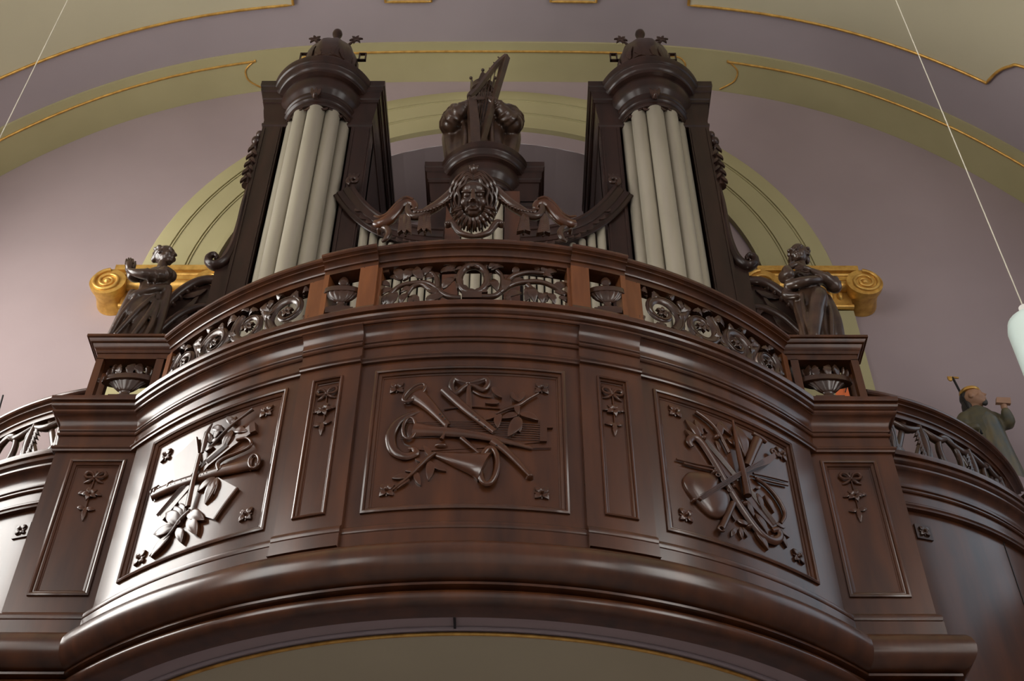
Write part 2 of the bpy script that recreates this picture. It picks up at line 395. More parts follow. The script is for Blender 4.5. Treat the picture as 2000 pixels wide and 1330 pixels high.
RAIL = [(-.165, 5.14), (-.076, 5.14), (-.076, 5.174), (-.066, 5.176), (-.064, 5.183), (-.070, 5.186), (-.066, 5.192), (-.056, 5.202), (-.042, 5.208), (-.036, 5.209), (-.036, 5.216), (-.042, 5.219), (-.036, 5.223), (-.022, 5.227), (-.014, 5.235), (-.013, 5.247), (-.018, 5.257), (-.16, 5.257), (-.168, 5.248), (-.168, 5.22)]
SILL = [(-.165, 4.67), (-.060, 4.67), (-.060, 4.80), (-.068, 4.806), (-.074, 4.832), (-.165, 4.832)]

class Trace:
    """points noted on a crop of the photograph -> (u, v) on the curved panel they are carved on"""
    def __init__(s, x0, y0, k, d=-.016, arc=BOW): s.x0, s.y0, s.k, s.d, s.arc = x0, y0, k, d, arc; s.m = k*.0027
    def __call__(s, *P):
        out = [s.arc.hit(s.x0+s.k*u, s.y0+s.k*v, s.d) for u, v in P]
        return out if len(out) > 1 else out[0]
def sub(name, par, M, fn, m=OAK):
    mb = MB(); fn(mb, M); return part(name, mb, m, par)
def leaves(T, M, par, L, w=.185, h=.005, name='leaf'):
    for a, b in L:
        p, q = T(a, b); mb = MB(); r_leaf(mb, M, p, q, w*.95*hypot(p[0]-q[0], p[1]-q[1]), h*.8+random.uniform(0, .004), .3, h+.012, random.uniform(-.08, .08))
        part(name, mb, OAK, par)
def ribbon_drop(par, M, u, v, k=1.):
    def bow(mb, M):
        for s in (-1, 1):
            r_tube(mb, M, [(u, v), (u+s*.018*k, v+.028*k), (u+s*.042*k, v+.036*k), (u+s*.054*k, v+.018*k), (u+s*.040*k, v), (u+s*.016*k, v-.002), (u, v)], [.005*k, .008*k, .009*k, .009*k, .008*k, .006*k, .005*k], [.012, .014, .012, .010, .012, .014, .012], 6, .8)
            r_tube(mb, M, [(u, v), (u+s*.025*k, v-.022*k), (u+s*.050*k, v-.030*k)], [.005*k, .008*k, .004*k], [.012, .010, .004], 6, .7)
        r_dome(mb, M, (u, v), (.011*k, 0), (0, .013*k), 0, .022*k, 10)
    sub('ribbon_bow', par, M, bow)
    sub('stem', par, M, lambda mb, M: (r_tube(mb, M, [(u, v), (u+.003, v-.12*k), (u, v-.24*k)], .005*k, .005, 6), r_tube(mb, M, [(u, v), (u+.002, v+.045*k)], .005*k, .006, 6)))
    mb = MB(); c = (u, v-.105*k)
    for i in range(5):
        a = 1.2+2*pi*i/5; r_leaf(mb, M, c, (c[0]+.042*k*cos(a), c[1]+.042*k*sin(a)), .018*k, .012, .5, .016)
    r_dome(mb, M, c, (.010*k, 0), (0, .010*k), 0, .026*k, 10); part('flower', mb, OAK, par)
    for du, dv, L in ((-.02, -.095, (-.062, -.115)), (.02, -.095, (.062, -.10)), (-.003, -.2, (-.05, -.205)), (.003, -.2, (.045, -.19)), (0, -.19, (-.002, -.275))):
        mb = MB(); r_leaf(mb, M, (u+du*k, v+dv*k), (u+L[0]*k, v+L[1]*k), .017*k, .008, .4, .014, 0, .12); part('leaf', mb, OAK, par)
def string_set(par, T, M, a, b, n, sp, r=.0022, h=.012):
    (u0, v0), (u1, v1) = T(a, b); L = hypot(u1-u0, v1-v0); nu, nv = -(v1-v0)/L, (u1-u0)/L
    for i in range(n):
        o = (i-(n-1)/2)*sp; mb = MB(); r_tube(mb, M, [(u0+nu*o, v0+nv*o), (u1+nu*o, v1+nv*o)], r, h, 5, sm=6); part('string', mb, OAK, par)

def centre_trophy(par):
    T = Trace(720, 720, 400/1900); M = BOW.M(-.016); m = T.m
    for c in ((265, 185), (1605, 190), (170, 1135), (1605, 1160)):
        mb = MB(); r_rosette(mb, M, T(c), 78*m, .008); part('rosette', mb, OAK, par)
    # lyre body with its strings
    sub('lyre_board', par, M, lambda mb, M: r_poly(mb, M, T((460, 395), (820, 420), (1100, 500), (1585, 520), (1585, 690), (1100, 740), (560, 770), (470, 760), (330, 700), (290, 600), (330, 480)), 0, .006))
    sub('lyre_arm', par, M, lambda mb, M: r_tube(mb, M, T((470, 400), (370, 445), (265, 520), (205, 640), (235, 770), (340, 830), (440, 800), (420, 755), (370, 755)), [20*m, 32*m, 40*m, 45*m, 42*m, 36*m, 30*m, 22*m, 12*m], [.004, .008, .010, .012, .012, .012, .012, .012, .012], 8, .5))
    sub('lyre_bridge', par, M, lambda mb, M: r_poly(mb, M, T((1585, 500), (1650, 500), (1650, 545), (1705, 545), (1705, 565), (1650, 565), (1650, 690), (1585, 690)), 0, .014))
    string_set(par, T, M, (300, 590), (1590, 605), 8, 24*m, .0018, .008)
    # three horns
    def horn(pts, rad, hh, bell, a, b, ring):
        def f(mb, M):
            r_tube(mb, M, T(*pts), [r*m for r in rad], [q*.7 for q in hh], 12, .5)
        o = sub('horn', par, M, f)
        def g(mb, M):
            c = T(bell); pa, pb = T((bell[0]+a[0], bell[1]+a[1])), T((bell[0]+b[0], bell[1]+b[1]))
            va, vb = (pa[0]-c[0], pa[1]-c[1]), (pb[0]-c[0], pb[1]-c[1])
            r_ring(mb, M, c, va, vb, ring*m, .022, 24, .8); r_dome(mb, M, c, va, vb, .002, .012, 18, 2)
        sub('horn_bell', par, M, g)
    horn([(455, 270), (540, 340), (640, 440), (735, 545)], [85, 62, 44, 30], [.014, .018, .018, .018], (430, 250), (98, -72), (28, 42), 14)
    horn([(420, 585), (600, 600), (930, 630), (1200, 680), (1520, 752)], [82, 52, 42, 30, 14], [.014, .022, .026, .024, .016], (385, 580), (-14, 100), (58, 8), 14)
    horn([(610, 800), (800, 850), (1000, 900), (1080, 925)], [22, 70, 120, 160], [.008, .010, .012, .010], (1112, 930), (22, -165), (78, 12), 24)
    sub('horn_mouthpiece', par, M, lambda mb, M: r_tube(mb, M, T((1500, 748), (1690, 745)), 6*m, .008, 6))
    # two flutes
    for pts, rad in (([(700, 215), (900, 395), (1165, 605)], [44, 40, 30]), ([(860, 660), (1040, 815)], [22, 12]), ([(1150, 690), (1290, 800), (1490, 1010)], [44, 34, 18])):
        sub('flute', par, M, lambda mb, M: r_tube(mb, M, T(*pts), [r*m for r in rad], .016, 10, .6))
    for c in ((745, 240), (960, 455), (995, 485), (1025, 515), (1075, 570), (1115, 605), (1185, 745), (1245, 742), (665, 455), (690, 478), (715, 503)):
        mb = MB(); r_dome(mb, M, T(c), (7*m, 0), (0, 7*m), .026, .031, 8, 2); part('finger_hole', mb, SLOT, par)
    mb = MB(); r_dome(mb, M, T((1495, 1018)), (34*m, 8*m), (-6*m, 24*m), 0, .03); part('flute_end', mb, OAK, par)
    # ribbon
    def rib(mb, M):
        r_tube(mb, M, T((925, 160), (850, 140), (800, 115), (770, 170), (800, 245), (870, 200), (925, 165)), [12*m, 20*m, 24*m, 24*m, 24*m, 18*m, 12*m], [.020, .022, .018, .014, .012, .018, .020], 8, .6)
        r_tube(mb, M, T((925, 160), (1010, 140), (1090, 115), (1105, 165), (1060, 210), (990, 185), (925, 165)), [12*m, 20*m, 24*m, 24*m, 24*m, 18*m, 12*m], [.020, .022, .018, .014, .012, .018, .020], 8, .6)
        r_tube(mb, M, T((930, 180), (930, 280), (930, 390)), [16*m, 22*m, 26*m], [.018, .014, .010], 6, .4)
        r_tube(mb, M, T((970, 215), (1050, 255), (1140, 270)), [10*m, 16*m, 8*m], .008, 6, .5)
        r_dome(mb, M, T((925, 162)), (30*m, 0), (0, 30*m), 0, .030)
    sub('ribbon_bow', par, M, rib)
    sub('tassel', par, M, lambda mb, M: (r_tube(mb, M, T((725, 545), (710, 620), (680, 690)), [12*m, 10*m, 20*m], .024, 8), r_dome(mb, M, T((670, 725)), (58*m, 0), (0, 26*m), 0, .022, 12)))
    sub('stick', par, M, lambda mb, M: r_tube(mb, M, T((700, 385), (900, 360), (1220, 380)), 9*m, .006, 6))
    sub('branch', par, M, lambda mb, M: r_tube(mb, M, T((1180, 440), (1280, 395), (1390, 360), (1480, 300), (1570, 250)), [10*m, 14*m, 18*m, 14*m, 12*m], .016, 8))
    sub('branch', par, M, lambda mb, M: r_tube(mb, M, T((620, 800), (545, 855), (440, 960), (330, 1060), (230, 1140)), [16*m, 20*m, 16*m, 12*m, 8*m], .014, 8))
    leaves(T, M, par, [((1150, 190), (1235, 290)), ((1320, 240), (1390, 330)), ((1440, 240), (1390, 330)), ((1210, 330), (1080, 335)), ((1380, 440), (1230, 480)), ((1215, 440), (1195, 570)), ((1390, 470), (1290, 650)), ((1390, 470), (1400, 610)), ((1400, 440), (1570, 500)), ((1180, 450), (1060, 500)), ((1380, 350), (1385, 450))], .30, .020)
    leaves(T, M, par, [((580, 830), (510, 730)), ((500, 880), (430, 850)), ((570, 870), (555, 1050)), ((470, 950), (340, 960)), ((400, 1010), (220, 1030)), ((380, 1040), (260, 1130)), ((440, 970), (485, 1095)), ((590, 900), (720, 965))], .26, .012)
def left_trophy(par):
    T = Trace(220, 740, 380/1233); M = BOW.M(-.016); m = T.m
    for c in ((345, 490), (980, 210), (850, 865), (180, 1140)):
        mb = MB(); r_rosette(mb, M, T(c), 54*m, .010); part('rosette', mb, OAK, par)
    for i, d in enumerate((0, 8, 16)):
        sub('sheet_of_music', par, M, lambda mb, M: r_poly(mb, M, T((390+d, 510+d), (470, 445+d), (532+d, 385), (575, 560), (690, 640), (800-d, 700), (730, 800), (655-d, 900-d), (560, 870), (430+d, 800), (405+d, 640)), 0, .012-.003*i))
    sub('page_edge', par, M, lambda mb, M: r_tube(mb, M, T((542, 382), (552, 470), (558, 545)), 10*m, .012, 6))
    sub('page_edge', par, M, lambda mb, M: r_tube(mb, M, T((655, 900), (725, 800), (802, 700)), 10*m, .012, 6))
    sub('fingerboard', par, M, lambda mb, M: r_poly(mb, M, T((300, 860), (560, 560), (700, 430), (885, 300), (912, 292), (916, 335), (770, 440), (620, 560), (330, 905)), 0, .016))
    sub('pegbox', par, M, lambda mb, M: r_poly(mb, M, T((880, 300), (915, 288), (922, 345), (885, 360)), 0, .024))
    string_set(par, T, M, (300, 880), (600, 540), 5, 7*m, .0016, .019); string_set(par, T, M, (610, 540), (740, 430), 5, 7*m, .0016, .019)
    # bassoon
    sub('bassoon', par, M, lambda mb, M: r_tube(mb, M, T((270, 745), (380, 695), (540, 640), (690, 595), (800, 570), (905, 545)), [34*m, 38*m, 36*m, 38*m, 40*m, 44*m], .012, 14, .55))
    for a, b in (((278, 690), (262, 775)), ((296, 680), (285, 765)), ((385, 650), (365, 730)), ((712, 545), (700, 622)), ((876, 510), (880, 590))):
        sub('bassoon_band', par, M, lambda mb, M: r_tube(mb, M, T(a, ((a[0]+b[0])/2, (a[1]+b[1])/2), b), 7*m, [.006, .028, .006], 6))
    def bell(mb, M):
        c = T((915, 543)); pa, pb = T((922, 500)), T((945, 545))
        r_ring(mb, M, c, (pa[0]-c[0], pa[1]-c[1]), (pb[0]-c[0], pb[1]-c[1]), 10*m, .026, 20); r_dome(mb, M, c, (pa[0]-c[0], pa[1]-c[1]), (pb[0]-c[0], pb[1]-c[1]), .01, .02, 14, 2)
    sub('bassoon_bell', par, M, bell)
    sub('crook', par, M, lambda mb, M: r_tube(mb, M, T((692, 600), (682, 555), (720, 520), (800, 485), (875, 450), (893, 415), (860, 390), (800, 402)), [16*m, 14*m, 13*m, 12*m, 11*m, 10*m, 9*m, 8*m], .020, 8))
    for c in ((395, 688), (420, 680), (460, 665), (490, 655), (580, 630), (600, 622), (620, 615)):
        mb = MB(); r_dome(mb, M, T(c), (5*m, 0), (0, 5*m), .026, .031, 8, 2); part('finger_hole', mb, SLOT, par)
    sub('recorder', par, M, lambda mb, M: r_tube(mb, M, T((505, 835), (540, 670), (580, 500)), [20*m, 18*m, 14*m], .034, 8, .6))
    sub('torch_head', par, M, lambda mb, M: r_tube(mb, M, T((585, 485), (600, 430), (618, 360), (650, 300)), [12*m, 20*m, 17*m, 6*m], .022, 8, .6))
    sub('branch', par, M, lambda mb, M: r_tube(mb, M, T((650, 440), (720, 365), (790, 300), (850, 255), (908, 212)), [8*m, 9*m, 10*m, 9*m, 13*m], .026, 8))
    sub('branch', par, M, lambda mb, M: r_tube(mb, M, T((510, 845), (440, 910), (380, 990), (250, 1135)), [14*m, 13*m, 9*m, 6*m], .016, 8))
    leaves(T, M, par, [((640, 410), (600, 345)), ((660, 385), (700, 305)), ((650, 320), (715, 345)), ((785, 295), (735, 252)), ((775, 300), (795, 250)), ((770, 340), (712, 445)), ((775, 350), (740, 430)), ((785, 340), (865, 345)), ((800, 330), (845, 310)), ((640, 405), (690, 390)), ((650, 440), (600, 470)), ((665, 640), (552, 728)), ((668, 645), (600, 805)), ((672, 640), (655, 745)), ((470, 885), (408, 820)), ((490, 860), (595, 905)), ((495, 890), (545, 1000)), ((425, 960), (450, 1052)), ((440, 930), (355, 860)), ((405, 950), (275, 995)), ((375, 1000), (255, 1140)), ((460, 900), (440, 800))], .30, .020)
def right_trophy(par):
    T = Trace(1260, 740, 360/1168); M = BOW.M(-.016); m = T.m
    for c in ((185, 210), (855, 480), (255, 870), (965, 1130)):
        mb = MB(); r_rosette(mb, M, T(c), 54*m, .010); part('rosette', mb, OAK, par)
    sub('lyre_arm', par, M, lambda mb, M: r_tube(mb, M, T((290, 440), (270, 405), (300, 380), (345, 410), (430, 540), (520, 700), (620, 860), (720, 990), (800, 1035), (845, 1010), (830, 965), (795, 970)), [16*m, 22*m, 24*m, 26*m, 26*m, 26*m, 28*m, 28*m, 28*m, 24*m, 20*m, 14*m], .014, 8, .6))
    sub('lyre_arm', par, M, lambda mb, M: r_tube(mb, M, T((690, 640), (770, 700), (840, 790), (872, 870), (850, 925)), [10*m, 13*m, 14*m, 13*m, 8*m], .014, 8))
    sub('lyre_board', par, M, lambda mb, M: r_poly(mb, M, T((350, 400), (395, 380), (520, 540), (600, 640), (700, 760), (840, 930), (800, 950), (660, 800), (540, 660), (440, 540)), 0, .010))
    string_set(par, T, M, (375, 400), (585, 650), 5, 8*m, .0016, .013); string_set(par, T, M, (635, 690), (815, 930), 5, 8*m, .0016, .013)
    # violin
    def body(mb, M):
        P = T((300, 775), (250, 700), (235, 645), (262, 605), (330, 598), (410, 610), (450, 640), (455, 680), (480, 705), (515, 730), (530, 780), (515, 850), (470, 890), (410, 880), (350, 830))
        c = T((385, 735)); R = []
        for q, h in ((1, 0), (1, .012), (.94, .020), (.6, .027), (.1, .029)): R.append([M(c[0]+(u-c[0])*q, c[1]+(v-c[1])*q, h) for u, v in smooth_path(P+[P[0]], 4)[:-1]])
        mb.rings(R)
    sub('violin_body', par, M, body)
    sub('violin_neck', par, M, lambda mb, M: r_poly(mb, M, T((315, 780), (520, 640), (735, 520), (790, 490), (800, 520), (760, 560), (640, 600), (540, 670), (335, 795)), .0, .036))
    string_set(par, T, M, (330, 775), (720, 545), 4, 7*m, .0015, .038)
    sub('violin_scroll', par, M, lambda mb, M: r_spiral(mb, M, T((790, 480)), 24*m, 8*m, -1, 1.2, 12*m, 8*m, .024))
    sub('tailpin', par, M, lambda mb, M: r_dome(mb, M, T((302, 780)), (16*m, 0), (0, 16*m), 0, .03, 10))
    for c in ((445, 628), (515, 725)):
        sub('violin_corner', par, M, lambda mb, M: r_spiral(mb, M, T(c), 18*m, 6*m, 0, 1.1, 6*m, 4*m, .022))
    # trumpets and sticks
    sub('trumpet', par, M, lambda mb, M: r_tube(mb, M, T((630, 570), (665, 480), (695, 405)), [26*m, 30*m, 36*m], .020, 10, .8))
    sub('trumpet_bell', par, M, lambda mb, M: r_tube(mb, M, T((660, 362), (700, 390), (742, 418)), [14*m, 18*m, 14*m], .026, 8))
    sub('recorder', par, M, lambda mb, M: r_tube(mb, M, T((545, 800), (510, 880), (470, 965)), [18*m, 20*m, 22*m], .016, 10))
    sub('recorder_end', par, M, lambda mb, M: r_ring(mb, M, T((465, 968)), (18*m, 0), (0, 16*m), 7*m, .024, 14))
    sub('staff', par, M, lambda mb, M: r_tube(mb, M, T((530, 290), (560, 460), (595, 620), (622, 765)), [8*m, 15*m, 20*m, 24*m], .034, 8))
    for P in (((190, 518), (300, 545), (440, 572)), ((235, 545), (330, 570), (435, 592)), ((675, 608), (780, 630), (892, 658)), ((680, 630), (790, 660), (892, 682))):
        sub('violin_bow', par, M, lambda mb, M: r_tube(mb, M, T(*P), 8*m, .012, 6))
    sub('stem', par, M, lambda mb, M: r_tube(mb, M, T((308, 222), (370, 265), (420, 310), (465, 375), (520, 480)), [14*m, 13*m, 12*m, 12*m, 10*m], .016, 8))
    for c in ((360, 385), (445, 378), (430, 600), (545, 690), (620, 800), (650, 945)):
        sub('scroll_bud', par, M, lambda mb, M: r_dome(mb, M, T(c), (20*m, 0), (0, 20*m), 0, .03, 10))
    leaves(T, M, par, [((460, 370), (478, 275)), ((510, 385), (590, 445)), ((440, 400), (460, 465)), ((345, 385), (248, 265)), ((355, 360), (308, 265)), ((330, 400), (245, 330)), ((390, 350), (365, 320)), ((560, 300), (625, 500)), ((470, 290), (540, 370)), ((565, 905), (535, 855)), ((575, 905), (655, 935)), ((595, 950), (605, 1022)), ((565, 955), (538, 1005)), ((610, 950), (640, 1010)), ((700, 735), (730, 835)), ((750, 745), (808, 855)), ((690, 700), (720, 690)), ((690, 865), (765, 995)), ((690, 975), (770, 1092)), ((835, 955), (905, 1012)), ((840, 975), (890, 1075)), ((820, 920), (880, 950)), ((640, 780), (680, 880))], .27, .014)

def build_parapet():
    t = thing('gallery_parapet', 'bowed dark oak gallery front carved with trophies of musical instruments', 'parapet', (0, YC-RP, 2.924))
    mb = MB(); BOW.sweep(mb, CLOW, -AE-.02, AE+.02, BRK); part('entablature', mb, OAK, t)
    mb = MB(); BOW.sweep(mb, CTOP, -AE-.025, AE+.025); part('cornice', mb, OAK, t)
    mb = MB(); BOW.sweep(mb, BASE[:10]+[(-.09, 3.214)], -AE-.02, AE+.02, BRK); part('plinth', mb, OAK, t)
    mb = MB(); BOW.sweep(mb, [(-.09, 3.216)]+BASE[10:], -AE-.035, AE+.035); part('base_torus', mb, OAK, t)
    for a0, a1, p0, p1, fn, lab in ((-A1, A1, -.1755, .1755, centre_trophy, 'panel carved with crossed horns and a lyre'), (-AE, -A2, -.6723, -.3471, left_trophy, 'panel carved with a bassoon and sheet music'), (A2, AE, .3471, .6723, right_trophy, 'panel carved with a violin and lyre')):
        M = BOW.M(0); mb = MB()
        framed(mb, M, (a0*RP, a1*RP, 3.345, 4.337), (p0*RP, p1*RP, 3.414, 4.279))
        field(mb, M, p0*RP+.03, p1*RP-.03, 3.44, 4.25, -.016)
        o = part('carved_panel', mb, OAK, t); o['label'] = lab; fn(o)
    for s in (-1, 1):
        lo, hi = sorted((s*A1, s*A2)); q0, q1 = sorted((s*.2335, s*.2925)); M = BOW.M(.022); mb = MB()
        framed(mb, M, (lo*RP, hi*RP, 3.345, 4.337), (q0*RP, q1*RP, 3.42, 4.262), 0, .014, 6, .62)
        field(mb, M, q0*RP+.015, q1*RP-.015, 3.44, 4.25, -.014, 6)
        o = part('pilaster_panel', mb, OAK, t); ribbon_drop(o, BOW.M(.008), s*.263*RP, 4.165, .95)
build_parapet()

def build_pier(s):
    side = 'left' if s < 0 else 'right'
    t = thing('parapet_pier', 'panelled oak pier at the %s end of the bowed gallery front' % side, 'pier', (s*(PX0+PX1)/2, PY, 2.924), 'piers flanking the bow')
    def path(): 
        P = [(PX0+.02, PY), (PX1, PY), (PX1, PY+.62)]
        return P if s > 0 else [(-x, y) for x, y in P][::-1]
    mb = MB(); polysweep(mb, path(), CORN); part('cornice', mb, OAK, t)
    mb = MB(); polysweep(mb, path(), BASE); part('base_torus', mb, OAK, t)
    mb = MB(); mb.span(s*(PX0+.01), s*PX1, PY+.03, PY+.62, 2.93, 4.66); part('pier_body', mb, OAK, t)
    M = flatM(0, PY, s); mb = MB(); framed(mb, M, (PX0, PX1, 3.345, 4.337), (1.81, 2.105, 3.44, 4.285), 0, .016, 2); field(mb, M, 1.84, 2.08, 3.46, 4.26, -.016, 2)
    o = part('pier_panel', mb, OAK, t); ribbon_drop(o, flatM(0, PY+.016, s), 1.955, 4.17, 1.0)
build_pier(-1); build_pier(1)

# ================================================================== BALUSTRADE OF THE BOW
def acanthus(mb, M, c, r, a, dirn, h, n=4):
    """a lobed leaf wrapped round part of a scroll"""
    for i in range(n):
        b = a+dirn*i*.42; p = (c[0]+r*cos(b), c[1]+r*sin(b)); e = b-dirn*.9
        r_leaf(mb, M, p, (p[0]+r*.55*cos(e), p[1]+r*.55*sin(e)), r*.20, h, .5, .014, dirn*.15, .1)
def scroll_screen(t, s, name='scroll_screen'):
    M0 = BOW.M(-.105); M = lambda u, v, h: M0(s*u, v, h)
    u0, u1 = .362*RP, .754*RP; z0, z1 = 4.832, 5.14; L = (u1-u0)/4; zc = (z0+z1)/2
    mb = MB(); cs = []
    for i in range(4):
        c = (u0+L*(i+.5), zc); r = (.142, .134, .134, .124)[i]; d = 1 if i % 2 == 0 else -1; cs.append((c, r, d))
        r_spiral(mb, M, c, r*.96, r*.30, -d*.30*pi, d*1.2, .036, .012, 0, .55, 8, .016)
        r_spiral(mb, M, c, r*1.05, r*.36, -d*.30*pi, d*1.1, .007, .004, .018, .9, 6, .024)
    for i in range(3):
        (a, ra, d), (b, rb, _) = cs[i], cs[i+1]
        r_tube(mb, M, [(a[0]+ra*.5, a[1]-d*ra*.88), ((a[0]+b[0])/2, (a[1]+b[1])/2), (b[0]-rb*.5, b[1]+d*rb*.88)], [.018, .026, .018], .004, 8, .7)
    o = part(name, mb, CARV, t)
    for i, (c, r, d) in enumerate(cs):
        mb = MB(); r_rosette(mb, M, c, r*.27, .018, 5, .3); part('rosette', mb, CARV, o)
        for k in range(9):
            b = d*(2.2-k*.60); inner = k % 3 == 1; q = r*(.86 if inner else 1.0); p = (c[0]+q*cos(b), c[1]+q*sin(b)); e = b+d*(2.25 if inner else .95); ln = r*(.50 if inner else .62)
            e2 = (p[0]+ln*cos(e), p[1]+ln*sin(e)); e2 = (min(max(e2[0], u0), u1), min(max(e2[1], z0), z1))
            mb = MB(); r_leaf(mb, M, p, e2, r*.21, .014, .7, .026, -d*.26, .14); part('leaf', mb, CARV, o)
    for i, (uu, vv) in enumerate(((u0, z1), (u0, z0), (u1, z1), (u1, z0))):
        mb = MB(); q = (uu+(.05 if uu == u0 else -.05), vv+(.05 if vv == z0 else -.05)); r_leaf(mb, M, q, (uu, vv), .018, .0, .5, .02, .1, .12); part('leaf', mb, CARV, o)
    return o
def wreath_screen(t):
    M = BOW.M(-.105); T = Trace(720, 500, .26, -.105); m = .26*.0027
    c = T((785, 178)); mb = MB(); R = .078
    r_ring(mb, M, c, (R, 0), (0, R*1.42), .022, 0, 28)
    o = part('wreath_screen', mb, CARV, t)
    for k in range(22):
        a = 2*pi*k/22; p = (c[0]+R*cos(a), c[1]+1.42*R*sin(a)); b = a+pi/2+(.5 if k % 2 else -.5)
        mb = MB(); r_leaf(mb, M, p, (p[0]+.050*cos(b), p[1]+.050*sin(b)), .018, .012, .4, .02); part('leaf', mb, CARV, o)
    mb = MB(); r_poly(mb, M, T((700, 285), (850, 285), (850, 330), (700, 330)), -.03, .02); part('wreath_foot', mb, CARV, o)
    mb = MB(); r_rosette(mb, M, T((790, 62)), .036, .016, 5); part('rosette', mb, CARV, o)
    # branches running out to both sides
    br = [[(690, 318), (620, 312), (555, 285), (520, 250), (440, 205), (330, 205), (230, 230), (160, 290), (110, 350)],
          [(520, 250), (510, 170), (470, 130), (420, 140)], [(530, 300), (470, 260), (400, 215), (330, 235), (290, 290)],
          [(850, 308), (930, 305), (985, 275), (1005, 210), (1000, 150), (960, 110)], [(985, 275), (1080, 215), (1200, 195), (1310, 200), (1420, 250), (1480, 300)],
          [(1030, 200), (1090, 150), (1200, 125), (1310, 130), (1390, 120)], [(1190, 220), (1280, 300), (1350, 330)]]
    for P in br:
        n = len(P); mb = MB(); r_tube(mb, M, T(*P), [(25-8*i/(n-1))*m for i in range(n)], 0, 8); part('branch', mb, CARV, o)
    L = [((160, 220), (80, 215)), ((180, 240), (90, 290)), ((170, 280), (110, 360)), ((190, 260), (150, 370)), ((250, 180), (200, 110)), ((260, 180), (330, 80)), ((240, 180), (170, 160)), ((400, 180), (370, 100)), ((400, 150), (470, 90)), ((420, 160), (520, 130)), ((330, 240), (250, 270)), ((290, 290), (250, 360)), ((300, 300), (370, 350)), ((440, 250), (530, 280)), ((430, 330), (550, 300)), ((310, 310), (310, 365)), ((560, 250), (640, 180)), ((590, 110), (650, 60)), ((540, 110), (650, 110)), ((560, 70), (620, 60)),
         ((890, 90), (870, 50)), ((920, 110), (1000, 90)), ((900, 100), (960, 60)), ((920, 190), (960, 260)), ((960, 250), (940, 180)), ((1090, 130), (1110, 70)), ((1180, 190), (1080, 190)), ((1290, 120), (1250, 70)), ((1310, 130), (1320, 70)), ((1320, 150), (1400, 130)), ((1310, 140), (1370, 170)), ((1380, 240), (1480, 210)), ((1400, 260), (1490, 290)), ((1200, 240), (1180, 330)), ((1210, 240), (1240, 340)), ((1270, 280), (1300, 350)), ((1340, 270), (1320, 340)), ((1350, 290), (1390, 360)), ((1430, 310), (1490, 350)), ((1040, 300), (1140, 280)), ((1020, 300), (1060, 350)), ((1050, 180), (1020, 260))]
    for a, b in L:
        p, q = T(a, b); mb = MB(); ln = hypot(p[0]-q[0], p[1]-q[1]); q = (p[0]+(q[0]-p[0])*1.15, min(max(p[1]+(q[1]-p[1])*1.15, 4.835), 5.14)); r_leaf(mb, M, p, q, .40*ln, random.uniform(-.004, .012), .6, .012, random.uniform(-.1, .1), .06); part('leaf', mb, CARV, o)
    for c2 in ((125, 108), (1445, 95)):
        mb = MB(); p = T(c2); r_poly(mb, M, [(p[0]-.026, p[1]-.03), (p[0]+.026, p[1]-.03), (p[0]+.026, p[1]+.03), (p[0]-.026, p[1]+.03)], -.012, .012); r_rosette(mb, lambda u, v, h: M(u, v, h+.012), p, .016, .006); part('corner_block', mb, CARV, o)
def build_balustrade():
    t = thing('gallery_balustrade', 'pierced oak balustrade with moulded handrail on top of the bowed gallery front', 'balustrade', (0, YC-RP, 4.67))
    mb = MB(); BOW.sweep(mb, RAIL, -.765, .765, BRK); part('handrail', mb, OAK, t)
    mb = MB(); BOW.sweep(mb, SILL, -.765, .765, BRK); part('base_rail', mb, OAK, t)
    for s in (-1, 1):
        for a, b, d in ((.196, A1, 0), (A1, .241, .022), (.3225-.004, .322, .022), (A2, .36, 0), (.756, .775, 0)):
            mb = MB(); lo, hi = sorted((s*a, s*b)); field(mb, BOW.M(d-.076), lo*RP, hi*RP, 4.825, 5.145, 0, 3, .075); part('post', mb, OAKL, t)
        mb = MB(); lo, hi = sorted((s*.3105, s*.322)); field(mb, BOW.M(.022-.076), lo*RP, hi*RP, 4.825, 5.145, 0, 3, .075); part('post', mb, OAKL, t)
        scroll_screen(t, s)
    wreath_screen(t)
build_balustrade()

